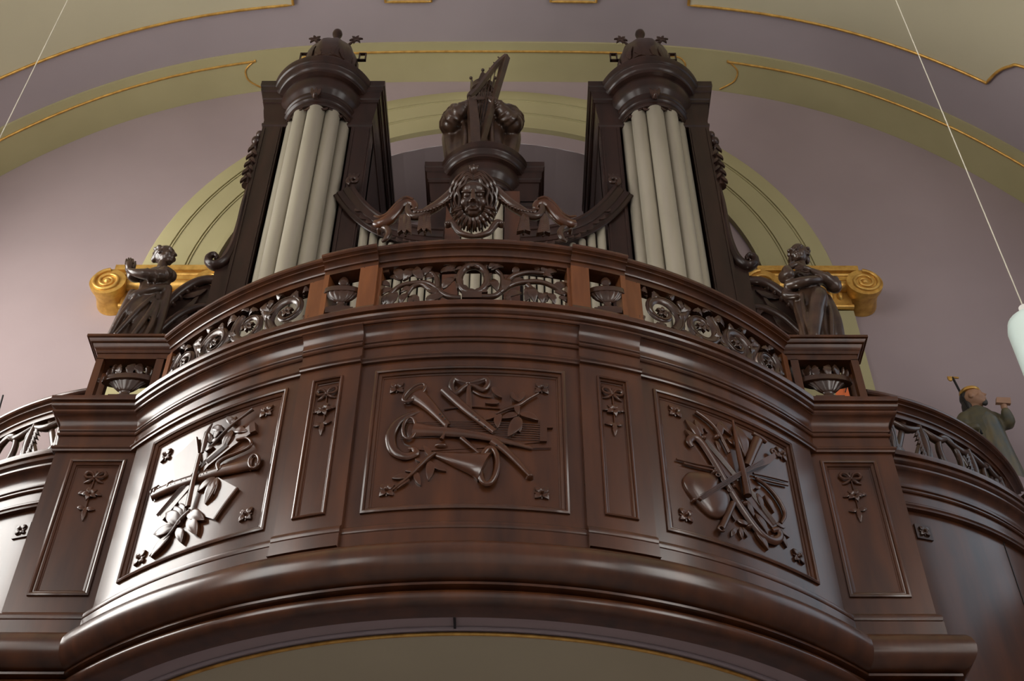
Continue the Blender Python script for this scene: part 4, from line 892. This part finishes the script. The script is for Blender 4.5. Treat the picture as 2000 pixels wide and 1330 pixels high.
# ------------------------------------------------------------------ pilasters with gilt capitals
def build_pilaster(s):
    side = 'left' if s < 0 else 'right'; cx = 2.45
    t = thing('ionic_pilaster', 'cream wall pilaster with a gilded scroll capital at the %s of the organ arch' % side, 'pilaster', (s*cx, YW, 3.4), 'pilasters of the organ arch')
    mb = MB(); mb.span(s*(cx-.30), s*(cx+.30), 6.51, YW-.002, 3.4, 6.92); part('shaft', mb, OLIVE, t)
    mb = MB(); mb.span(s*(cx-.38), s*(cx+.38), 6.42, YW-.002, 7.20, 7.235); mb.span(s*(cx-.36), s*(cx+.36), 6.44, YW-.002, 7.235, 7.26); mb.span(s*(cx-.385), s*(cx+.385), 6.41, YW-.002, 7.26, 7.315)
    cap = part('capital', mb, GOLD, t)
    M = lambda u, v, h: (s*u, 6.36-h, v)
    for q in (-1, 1):
        c = (cx+q*.385, 7.075)
        mb = MB(); R = []
        for y, r in ((6.36, .118), (6.362, .135), (6.40, .135), (6.46, .118), (6.52, .118), (6.58, .13), (YW-.002, .13)): R.append([(s*(c[0]+r*cos(a)), y, c[1]+r*sin(a)) for a in (2*pi*k/28 for k in range(28))])
        mb.rings(R); vo = part('volute', mb, GOLD, cap)
        mb = MB(); r_spiral(mb, M, c, .120, .016, pi/2 if q > 0 else pi/2, -2.4*q, .016, .007, .004); part('volute_spiral', mb, GOLD, vo)
        mb = MB(); r_dome(mb, M, c, (.024, 0), (0, .024), 0, .022, 12); part('volute_eye', mb, GOLD, vo)
    mb = MB(); mb.span(s*(cx-.385), s*(cx+.385), 6.40, YW-.002, 7.14, 7.20); mb.tube([(s*(cx-.38), 6.405, 7.195), (s*(cx+.38), 6.405, 7.195)], .018, 8); mb.tube([(s*(cx-.34), 6.45, 7.12), (s*(cx+.34), 6.45, 7.12)], .05, 12); part('channel', mb, GOLD, cap)
    mb = MB(); mb.span(s*(cx-.29), s*(cx+.29), 6.47, YW-.002, 6.95, 7.15); mb.tube([(s*(cx-.3), 6.49, 6.94), (s*(cx+.3), 6.49, 6.94)], .022, 8); part('necking', mb, GOLD, cap)
    for k in range(7):
        mb = MB(); M2 = lambda u, v, h: (s*u, 6.47-h, v); r_dome(mb, M2, (cx-.21+.07*k, 7.03), (.026, 0), (0, .042), 0, .03, 12); part('egg', mb, GOLD, cap)
build_pilaster(-1); build_pilaster(1)

# ================================================================== FIGURES (carved statues)
def robe(mb, c, prof, n=72, folds=9, ph=0., sway=0.):
    """prof: (z, rx, ry, fold depth, dx, dy); uneven hanging folds"""
    P = []
    for i in range(len(prof)-1):
        for k in range(4): P.append(tuple(a+(b-a)*k/4 for a, b in zip(prof[i], prof[i+1])))
    P.append(prof[-1]); R = []
    for z, rx, ry, fd, dx, dy in P:
        ring = []
        for k in range(n):
            a = 2*pi*k/n; w = a+.35*sin(2*a+ph)+sway*z
            q = 1+fd*(.9*cos(round(folds*.7)*w+ph)+.7*cos((folds+2)*a+1.7+5*z+.8*sin(3*a))+.35*cos((folds*2+1)*a-7*z))
            ring.append((c[0]+dx+rx*q*cos(a), c[1]+dy+ry*q*sin(a), c[2]+z))
        R.append(ring)
    mb.rings(R)
def limb(mb, P, r, n=10):
    Q = smooth_path([(*p, q) for p, q in zip(P, r)], 5); mb.tube([q[:3] for q in Q], [q[3] for q in Q], n)
    for p, q in ((P[0], r[0]), (P[-1], r[-1])): mb.ell(p, (q*.98,)*3, None, 10, 7)
def sleeve(mb, P, r, n=6, t=.010):
    Q = smooth_path([(*p, q) for p, q in zip(P, r)], 8)
    for i in range(n):
        j = int((i+.7)*(len(Q)-2)/n)+1; c = Vector(Q[j][:3]); d = (Vector(Q[min(j+1, len(Q)-1)][:3])-Vector(Q[j-1][:3])).normalized()
        d = (d+Vector((.25*sin(3.1*i), .2*cos(2.3*i), .25*sin(1.7*i+1)))).normalized()
        a = d.cross(Vector((.2, .9, .3))).normalized(); b = d.cross(a)
        mb.tube([c+(a*cos(2*pi*k/14)+b*sin(2*pi*k/14))*(Q[j][3]+.002) for k in range(14)], [t*(.7+.5*sin(2*pi*k/14+i)) for k in range(14)], 6, loop=True)
def hand(mb, w, d, up, k=1., curl=.3, tm=1):
    """palm and five fingers: wrist point, pointing direction, back-of-hand normal"""
    w = Vector(w); d = Vector(d).normalized(); up = Vector(up); up = (up-d*up.dot(d)).normalized(); sd = d.cross(up)
    mb.tube([w, w+d*.022*k, w+d*.05*k], [.013*k, .019*k, .018*k], 8)
    for i, L in enumerate((.040, .047, .044, .034)):
        b = w+d*.046*k+sd*(i-1.5)*.0105*k
        mb.tube([b, b+(d-up*curl*.4)*L*.5*k, b+(d-up*curl)*L*k], [.0062*k, .0058*k, .0042*k], 6)
    sd = sd*tm; b = w+d*.015*k+sd*-.016*k
    mb.tube([b, b+(d*.7-sd*.5)*.022*k, b+(d*1.0-sd*.32)*.042*k], [.0075*k, .0068*k, .005*k], 6)
def head(mb, c, f, k=1., tilt=0.):
    """head with brow, eyes, nose, mouth, chin and ears facing f (horizontal direction) with a tilt up"""
    f = Vector((f[0], f[1], tilt)).normalized(); sd = f.cross(Vector((0, 0, 1))).normalized(); up = sd.cross(f)
    B = Matrix((sd, f, up)).transposed(); c = Vector(c)
    P = lambda x, y, z: c+B @ Vector((x*k, y*k, z*k))
    E = lambda p, r: mb.ell(P(*p), tuple(q*k for q in r), B)
    E((0, -.008, .012), (.050, .060, .060)); E((0, .012, -.022), (.041, .044, .048)); E((0, .036, -.056), (.018, .017, .014))
    for s in (-1, 1):
        E((s*.020, .048, .012), (.017, .009, .006)); E((s*.019, .048, .001), (.010, .008, .0055)); E((s*.024, .036, -.022), (.016, .016, .018)); E((s*.050, -.004, -.008), (.007, .013, .018))
    mb.tube([P(0, .052, .010), P(0, .060, -.008), P(0, .066, -.020)], [.006*k, .007*k, .0085*k], 8)
    E((0, .053, -.036), (.015, .008, .0042)); E((0, .051, -.043), (.013, .008, .0048))
    return P, B

def king():
    c = (-.035, 5.56, 7.335); KZ = .885
    t = thing('king_statue', 'dark oak statue of a crowned bearded king playing a harp on the central tower', 'statue', c)
    G = lambda x, y, z: (c[0]+x*.95, c[1]+y*.95, c[2]+z*KZ)
    mb = MB(); mb.lathe([(.20, 0), (.205, .02), (.19, .035)], c, 24); part('base', mb, STAT, t)
    mb = MB()
    robe(mb, c, [(z*KZ, *q) for z, *q in [(.03, .19, .15, .07, 0, 0), (.2, .185, .15, .07, 0, 0), (.4, .18, .145, .06, 0, .005), (.6, .178, .14, .045, 0, .01), (.78, .185, .13, .03, 0, .01), (.92, .17, .11, .02, 0, .01), (1.0, .08, .07, 0, 0, .01)]], 72, 10)
    mb.ell(G(0, .0, .86), (.165, .12, .17)); mb.tube([G(0, 0, .95), G(0, -.01, 1.03)], [.06, .052], 12)
    for s in (-1, 1): mb.ell(G(s*.15, .0, .87), (.075, .08, .075))
    limb(mb, [G(-.165, 0, .88), G(-.225, -.02, .74), G(-.235, -.06, .61)], [.075, .085, .075]); limb(mb, [G(-.235, -.06, .61), G(-.17, -.15, .63), G(-.09, -.20, .70)], [.076, .062, .034])
    limb(mb, [G(.165, 0, .88), G(.235, -.02, .74), G(.24, -.06, .61)], [.075, .088, .078]); limb(mb, [G(.24, -.06, .61), G(.185, -.14, .62), G(.13, -.19, .68)], [.08, .064, .036])
    for e in ((-.235, -.06, .61), (.24, -.06, .61)): mb.ell(G(*e), (.080, .080, .085))
    for e in (-1, 1):
        sleeve(mb, [G(e*.165, 0, .88), G(e*.23, -.02, .74), G(e*.238, -.06, .61)], [.075, .086, .077], 5, .017); sleeve(mb, [G(e*.238, -.06, .61), G(e*.178, -.145, .625), G(e*.11, -.195, .69)], [.078, .063, .040], 5, .015)
    # cloak falling behind the arms
    for s in (-1, 1): limb(mb, [G(s*.19, .05, .9), G(s*.235, .05, .6), G(s*.215, .03, .3), G(s*.20, .02, .06)], [.06, .075, .07, .06])
    for P in ([(-.10, -.13, .7), (-.02, -.155, .45), (.05, -.15, .1)], [(.10, -.12, .7), (.08, -.15, .4), (.10, -.14, .05)], [(-.14, -.10, .6), (-.11, -.14, .3), (-.12, -.13, .05)]):
        limb(mb, [G(*p) for p in P], [.016, .024, .022], 7)
    part('body', mb, STAT, t, remesh=.0085, sm=4)
    mb = MB(); hand(mb, G(-.10, -.20, .70), (.85, -.25, .45), (-.2, -1, .1), 1.4, .5); part('hand', mb, STAT, t)
    mb = MB(); hand(mb, G(.135, -.19, .68), (-.5, -.2, .85), (.2, -1, .1), 1.4, .4); part('hand', mb, STAT, t)
    mb = MB(); head(mb, G(.0, -.03, 1.085), (-.08, -1), 1.4, -.12); hd = part('head', mb, STAT, t, remesh=.006, sm=3)
    for i in range(9):
        x = -.056+.014*i; mb = MB(); limb(mb, [G(x*.9, -.085, 1.03), G(x*1.15, -.115, .95), G(x*.9+.006*(-1)**i, -.115, .88-.035*cos(x*20))], [.018, .020, .007], 7); part('beard_lock', mb, STAT, hd)
    for s in (-1, 1):
        for i in range(4):
            mb = MB(); limb(mb, [G(s*.070, -.05+.03*i, 1.13), G(s*.100, -.05+.035*i, 1.04), G(s*.094, -.03+.03*i, .94)], [.022, .026, .012], 7); part('hair_lock', mb, STAT, hd)
    # crown: band, five points, balls
    mb = MB(); R1, R2, zc = .092, .104, 1.135; R = []
    n = 40
    top = []
    for k in range(n):
        a = 2*pi*k/n; top.append(.06+.11*max(0, cos(5*(a+pi/2)))**1.2)
    for rr, off in ((R1, 0), (R2, 1)): R.append([G(rr*cos(2*pi*k/n), -.02+rr*1.06*sin(2*pi*k/n), zc+(top[k] if off else 0)) for k in range(n)])
    for rr, off in ((R2-.012, 1), (R1-.012, 0)): R.append([G(rr*cos(2*pi*k/n), -.02+rr*1.06*sin(2*pi*k/n), zc+(top[k] if off else 0)) for k in range(n)])
    mb.rings(R, loop=True); cr = part('crown', mb, STAT, t)
    for k in range(5):
        a = -pi/2+2*pi*k/5; mb = MB(); mb.ell(G(.104*cos(a), -.02+.110*sin(a), zc+.183), (.014, .014, .014), None, 10, 7); part('crown_ball', mb, STAT, cr)
    mb = MB(); mb.lathe([(.088, 1.125*KZ), (.096, 1.13*KZ), (.096, 1.15*KZ), (.088, 1.155*KZ)], G(0, -.02, 0), 30, 1, 1.06); part('crown_band', mb, STAT, cr)
    # harp
    Yh = 5.37
    q = lambda px, py, Y=Yh: tuple(at(px, py, Y))
    hp = MB(); P = [q(936, 290), q(945, 262), q(968, 185), q(989, 112)]
    hp.tube(P, [.030, .030, .027, .030], 4); h = part('harp_pillar', hp, STAT, t)
    mb = MB(); mb.tube([q(927, 287), q(925, 245), q(921, 196)], [.052, .050, .042], 4); part('soundbox', mb, STAT, h)
    mb = MB(); mb.tube(smooth_path([q(918, 190), q(932, 176), q(950, 152), q(970, 127), q(989, 110)], 4), .026, 6); part('harp_neck', mb, STAT, h)
    for k in range(7):
        f = k/6; a = Vector(q(928+50*f, 182-66*f)); b = Vector(q(928+14*f, 205+85*f)); mb = MB(); mb.tube([a, b], .0035, 5); part('string', mb, STAT, h)
        a2 = a+Vector((-.022, 0, .035)); mb = MB(); mb.tube([a, a2], .006, 6); part('tuning_pin', mb, STAT, h)
king()

def woman_left():
    c = (-2.03, 5.295, 5.262)
    t = thing('praying_statue', 'glossy oak statue of a woman with raised joined hands on the left pedestal', 'statue', c)
    G = lambda x, y, z: (c[0]+x, c[1]+y, c[2]+z*.945)
    mb = MB(); mb.span(c[0]-.14, c[0]+.14, c[1]-.09, c[1]+.09, c[2], c[2]+.03); part('base', mb, STAT, t)
    mb = MB()
    robe(mb, c, [(z*.945, *q) for z, *q in [(.028, .128, .095, .10, -.02, 0), (.10, .116, .09, .10, -.02, 0), (.25, .108, .085, .075, -.015, 0), (.38, .108, .084, .05, -.01, 0), (.46, .098, .078, .04, -.005, 0), (.53, .080, .064, .03, .0, 0), (.64, .090, .068, .03, .01, 0), (.72, .088, .062, .01, .012, .002), (.755, .07, .05, .0, .015, .005), (.782, .03, .03, 0, .018, .005)]], 80, 9, .5, 1.8)
    mb.ell(G(.012, 0, .67), (.088, .066, .095)); mb.tube([G(.018, .0, .72), G(.022, -.002, .86)], [.035, .029], 12)
    for s in (-1, 1): mb.ell(G(.012+s*.078, 0, .715), (.040, .044, .042))
    # near arm, then far arm, both reaching to the left and up
    limb(mb, [G(.075, -.02, .72), G(.06, -.085, .62), G(-.02, -.12, .59)], [.040, .042, .036]); sleeve(mb, [G(.075, -.02, .72), G(.06, -.085, .62), G(-.02, -.12, .59)], [.040, .042, .036], 4, .009); limb(mb, [G(-.02, -.12, .59), G(-.09, -.115, .61), G(-.138, -.10, .66)], [.036, .026, .016])
    limb(mb, [G(-.055, -.01, .72), G(-.10, -.05, .64), G(-.12, -.075, .62)], [.038, .036, .028]); limb(mb, [G(-.12, -.075, .62), G(-.138, -.08, .65), G(-.145, -.08, .67)], [.026, .020, .016])
    # mantle across the hips and cloth hanging over the arm
    limb(mb, [G(.095, -.02, .58), G(.04, -.075, .50), G(-.06, -.078, .43), G(-.11, -.03, .38)], [.022, .026, .028, .024])
    mb.ell(G(-.03, -.035, .33), (.08, .06, .14)); limb(mb, [G(.10, -.01, .58), G(.105, -.01, .40), G(.10, .0, .2), G(.09, .0, .05)], [.030, .034, .034, .03]); limb(mb, [G(-.08, -.07, .46), G(-.125, -.03, .26), G(-.165, .0, .06)], [.03, .032, .028])
    for P in ([(.06, -.08, .44), (.0, -.10, .28), (-.09, -.10, .05)], [(.07, -.07, .40), (.05, -.095, .2), (.01, -.10, .04)], [(-.04, -.09, .42), (-.10, -.08, .26), (-.15, -.05, .05)], [(.085, -.05, .42), (.09, -.07, .2), (.07, -.08, .04)]):
        limb(mb, [G(*p) for p in P], [.012, .018, .016], 7)
    part('body', mb, STAT, t, remesh=.0062, sm=4)
    mb = MB(); hand(mb, G(-.138, -.098, .658), (-.18, 0, 1), (0, -1, 0), 1.25, .05, -1); part('hand', mb, STAT, t)
    mb = MB(); hand(mb, G(-.146, -.078, .662), (-.12, 0, 1), (0, 1, 0), 1.25, .05); part('hand', mb, STAT, t)
    mb = MB(); head(mb, G(.024, -.004, .91), (.85, -.35), 1.15, .05); hd = part('head', mb, STAT, t, remesh=.0045, sm=2)
    mb = MB(); mb.ell(G(.004, .006, .935), (.062, .064, .052)); mb.ell(G(-.030, .012, .915), (.036, .040, .038)); mb.ell(G(-.052, .018, .90), (.020, .024, .024))
    for k in range(10):
        a = .2+k*.6; mb.ell(G(.002+.052*cos(a), .006+.056*sin(a), .947+.008*sin(2.2*k)), (.018, .018, .012))
    part('hair', mb, STAT, hd, remesh=.005, sm=2)
woman_left()
def woman_right():
    c = (2.02, 5.295, 5.262)
    t = thing('singing_statue', 'glossy oak statue of a robed woman with bent elbows on the right pedestal', 'statue', c)
    G = lambda x, y, z: (c[0]+x, c[1]+y, c[2]+z*.945)
    mb = MB(); mb.span(c[0]-.14, c[0]+.14, c[1]-.09, c[1]+.09, c[2], c[2]+.03); part('base', mb, STAT, t)
    mb = MB()
    robe(mb, c, [(z*.945, *q) for z, *q in [(.028, .105, .09, .09, .0, 0), (.12, .098, .085, .09, .0, 0), (.28, .10, .085, .07, .01, 0), (.42, .112, .085, .05, .015, 0), (.52, .105, .08, .03, .01, 0), (.60, .08, .062, .02, .0, 0), (.67, .088, .065, .01, -.005, 0), (.725, .075, .055, .0, -.005, 0), (.755, .03, .03, 0, -.002, 0)]], 60, 8, .2, 1.5)
    mb.ell(G(-.004, -.006, .675), (.086, .066, .075)); mb.tube([G(.0, .0, .72), G(.004, -.004, .87)], [.036, .030], 12)
    for s in (-1, 1): mb.ell(G(s*.078, 0, .70), (.038, .042, .04)); mb.ell(G(s*.035, -.052, .665), (.03, .025, .03))
    limb(mb, [G(.08, 0, .70), G(.135, -.03, .64), G(.165, -.045, .565)], [.038, .044, .046]); sleeve(mb, [G(.08, 0, .70), G(.135, -.03, .64), G(.165, -.045, .565)], [.038, .044, .046], 4, .009); limb(mb, [G(.165, -.045, .575), G(.10, -.09, .60), G(.02, -.115, .64)], [.046, .034, .018])
    limb(mb, [G(-.08, -.01, .70), G(-.13, -.05, .65), G(-.12, -.10, .615)], [.038, .044, .042]); limb(mb, [G(-.12, -.10, .615), G(-.125, -.10, .66), G(-.105, -.085, .70)], [.04, .032, .020])
    limb(mb, [G(-.12, -.06, .56), G(-.06, -.11, .53), G(.03, -.105, .56), G(.09, -.06, .60)], [.034, .034, .028, .024])
    limb(mb, [G(-.11, -.04, .56), G(-.14, -.03, .50), G(-.09, -.06, .46)], [.034, .032, .024])
    limb(mb, [G(.05, -.04, .50), G(.03, -.10, .40), G(-.01, -.10, .25), G(-.05, -.09, .04)], [.05, .055, .045, .035])
    limb(mb, [G(.11, .0, .50), G(.135, .0, .30), G(.13, .02, .05)], [.034, .036, .032])
    for P in ([(.06, -.085, .46), (.03, -.105, .28), (-.03, -.10, .05)], [(.09, -.06, .46), (.08, -.09, .25), (.05, -.095, .04)], [(-.06, -.08, .46), (-.075, -.09, .25), (-.06, -.09, .05)]):
        limb(mb, [G(*p) for p in P], [.012, .017, .014], 7)
    part('body', mb, STAT, t, remesh=.0062, sm=4)
    mb = MB(); hand(mb, G(.022, -.115, .64), (-1, -.15, .25), (0, -1, 0), 1.1, .4); part('hand', mb, STAT, t)
    mb = MB(); hand(mb, G(-.105, -.085, .70), (.75, -.1, .35), (0, -1, 0), 1.1, .5); part('hand', mb, STAT, t)
    mb = MB(); head(mb, G(.004, -.010, .925), (-.45, -1), 1.18, -.05); hd = part('head', mb, STAT, t, remesh=.0045, sm=2)
    mb = MB(); mb.ell(G(.012, .012, .955), (.066, .060, .054)); mb.ell(G(.055, .02, .915), (.022, .032, .042)); mb.ell(G(-.045, .022, .905), (.018, .028, .036)); mb.ell(G(-.050, .01, .865), (.012, .016, .03))
    for k in range(11):
        a = -.6+k*.43; mb.ell(G(.010+.060*cos(a), .002+.056*sin(a), .962+.008*sin(3*k)), (.017, .017, .012))
    part('hair', mb, STAT, hd, remesh=.005, sm=2)
woman_right()

def saint():
    c = (3.30, 6.28, 5.02)
    t = thing('painted_saint', 'painted statue of a dark-haired saint with a staff beyond the right side balustrade', 'statue', c)
    G = lambda x, y, z: (c[0]+x, c[1]+y, c[2]+z)
    mb = MB(); robe(mb, c, [(0, .16, .12, .06, 0, 0), (.25, .14, .11, .06, 0, 0), (.45, .13, .10, .04, 0, 0), (.58, .125, .09, .02, 0, 0), (.66, .09, .07, 0, -.01, 0), (.70, .04, .04, 0, -.01, 0)], 48, 8)
    for s in (-1, 1): mb.ell(G(s*.09-.01, 0, .60), (.055, .06, .06))
    limb(mb, [G(-.11, 0, .60), G(-.145, -.04, .48), G(-.10, -.11, .44)], [.05, .05, .03]); limb(mb, [G(.10, 0, .60), G(.15, -.05, .53), G(.135, -.10, .58)], [.05, .048, .034])
    part('robe', mb, ROBEP, t, remesh=.009, sm=4)
    mb = MB(); robe(mb, G(.02, -.045, 0), [(.0, .10, .08, .08, 0, 0), (.3, .095, .075, .06, 0, 0), (.55, .075, .06, .04, 0, 0), (.62, .03, .03, 0, 0, 0)], 40, 7); part('mantle_front', mb, BLUEP, t, remesh=.009, sm=3)
    mb = MB(); head(mb, G(0, -.02, .775), (.75, -.6), 1.15, .15); mb.tube([G(-.005, 0, .68), G(0, -.01, .74)], .036, 10); hand(mb, G(.135, -.10, .585), (.0, -.1, 1), (-1, 0, 0), 1.2, .2); part('head', mb, SKINP, t, remesh=.006, sm=2)
    mb = MB(); mb.ell(G(-.022, .012, .80), (.064, .062, .066)); mb.ell(G(-.05, .02, .72), (.035, .05, .08)); mb.ell(G(.03, .02, .72), (.03, .03, .06)); mb.ell(G(.045, -.05, .715), (.022, .02, .03)); part('hair', mb, HAIRP, t, remesh=.006, sm=2)
    mb = MB(); mb.lathe([(.066, .825), (.070, .83), (.070, .843), (.066, .848)], G(-.012, -.005, 0), 24); part('headband', mb, GOLD, t)
    st = MB(); a = Vector(G(-.065, -.09, .4)); b = Vector(G(-.075, .03, 1.02)); st.tube([a, b], .008, 8); s1 = part('staff', st, IRON, t)
    mb = MB(); mb.tube([b+Vector((-.035, 0, 0)), b+Vector((.04, 0, -.005))], .008, 8); mb.ell(b+Vector((-.02, 0, -.015)), (.018, .01, .022)); part('staff_head', mb, GOLD, s1)
    mb = MB(); M = lambda u, v, h: G(.135+u, -.12-h, .66+v); r_poly(mb, M, [(-.055, -.022), (.04, -.03), (.05, .022), (-.04, .026)], -.012, .012); part('book', mb, SKINP, t)
    w = MB(); w.lathe([(.02, -.40), (.06, -.34), (.13, -.12), (.15, -.02), (.16, 0)], c, 20); w.span(c[0]-.16, c[0]+.16, c[1], YW-.002, c[2]-.05, c[2]); part('wall_console', w, MAUVE, t)
saint()
# tip of a staff held by the figure standing out of frame on the left
mb = MB(); a = at(-2, 800, 6.2); b = at(6, 772, 6.2); mb.tube([tuple(a-(b-a)*6), tuple(b)], .006, 8); o = obj('staff', mb, IRON)
tag(o, 'thin dark staff tip at the far left above the wing handrail', 'staff')

# ------------------------------------------------------------------ small things
def pendant(x, y, z, label, cord_only):
    t = thing('pendant_lamp', label, 'lamp', (x, y, z), 'hanging lamps')
    zt = vz(x)-.02
    mb = MB(); mb.tube([(x, y, z+.18), (x, y, (z+zt)/2), (x, y, zt)], .0026, 6); part('cord', mb, CORD, t)
    mb = MB(); mb.lathe([(.006, z+.19), (.02, z+.185), (.022, z+.13), (.03, z+.12)], (x, y, 0), 16); part('cap', mb, WHITE, t)
    mb = MB(); mb.lathe([(.03, z+.125), (.062, z+.118), (.085, z+.10), (.095, z+.06), (.095, z-.20), (.088, z-.22), (.05, z-.225)], (x, y, 0), 28); part('shade', mb, OPAL, t)
    mb = MB(); mb.lathe([(.02, zt), (.05, zt+.01), (.05, zt+.03)], (x, y, 0), 16); part('ceiling_rose', mb, WHITE, t)
p = at(2008, 622, 3.5); pendant(p.x, p.y, p.z-.12, 'pale green opal glass lamp hanging at the right edge', False)
p = at(0, 268, 4.0); pendant(p.x, p.y, 3.1, 'pale lamp cord hanging at the upper left', True)
# banner behind the right pedestal
t = thing('orange_banner', 'bright orange banner with white edging seen through the right pedestal', 'banner', (2.3, 5.95, 3.4))
bx = lambda px, py: at(px, py, 5.95)
L = [(1628, 790), (1634, 760), (1642, 735), (1650, 705), (1655, 690)]; Rr = [(1672, 790), (1670, 770), (1664, 745), (1658, 715), (1656, 690)]
def strip(A, B, th=.01):
    mb = MB(); mb.rings([[tuple(a), tuple(b), tuple(b+Vector((0, th, 0))), tuple(a+Vector((0, th, 0)))] for a, b in zip(A, B)]); return mb
A = [bx(*q) for q in L]; B = [bx(*q) for q in Rr]
part('cloth', strip(A, B), ORANGE, t); part('edging', strip([p-Vector((.014, .012, 0)) for p in B], [p+Vector((.022, -.012, 0)) for p in B]), WHITE, t)
mb = MB(); mb.tube([tuple(bx(1650, 770)-Vector((0, .02, 0))), tuple(bx(1654, 755)-Vector((0, .02, 0))), tuple(bx(1657, 732)-Vector((0, .02, 0)))], .004, 6); part('tassel_cord', mb, IRON, t)
mb = MB(); q = bx(1655, 690); mb.tube([(q.x, 5.985, 3.4), (q.x, 5.985, q.z+.02)], .012, 8); mb.tube([(q.x-.03, 5.98, q.z+.005), (q.x+.03, 5.98, q.z+.005)], .008, 8); part('pole', mb, IRON, t)
# added globe with no known source, glows white through the right screen gaps
q = at(1490, 674, 5.345); x, y, z = q
t = thing('gap_fill_light', 'added bright fill globe behind the right scroll screen of the balustrade', 'lamp', (x, y, 3.4))
mb = MB(); mb.lathe([(.09, 3.4), (.09, 3.43), (.010, 3.44), (.010, z-.05), (.026, z-.04)], (x, y, 0), 16); part('stand', mb, IRON, t)
mb = MB(); mb.ell((x, y, z), (.04, .04, .045)); part('fill_globe', mb, glow('gap_fill_glow', (1, .93, .82), 22), t)
# iron strap under the gallery
mb = MB(); mb.span(-.036, -.026, YC-2.585, YC-2.45, 2.925, 2.944); o = obj('iron_strap', mb, IRON); tag(o, 'short dark iron strap on the ceiling under the gallery', 'strap')
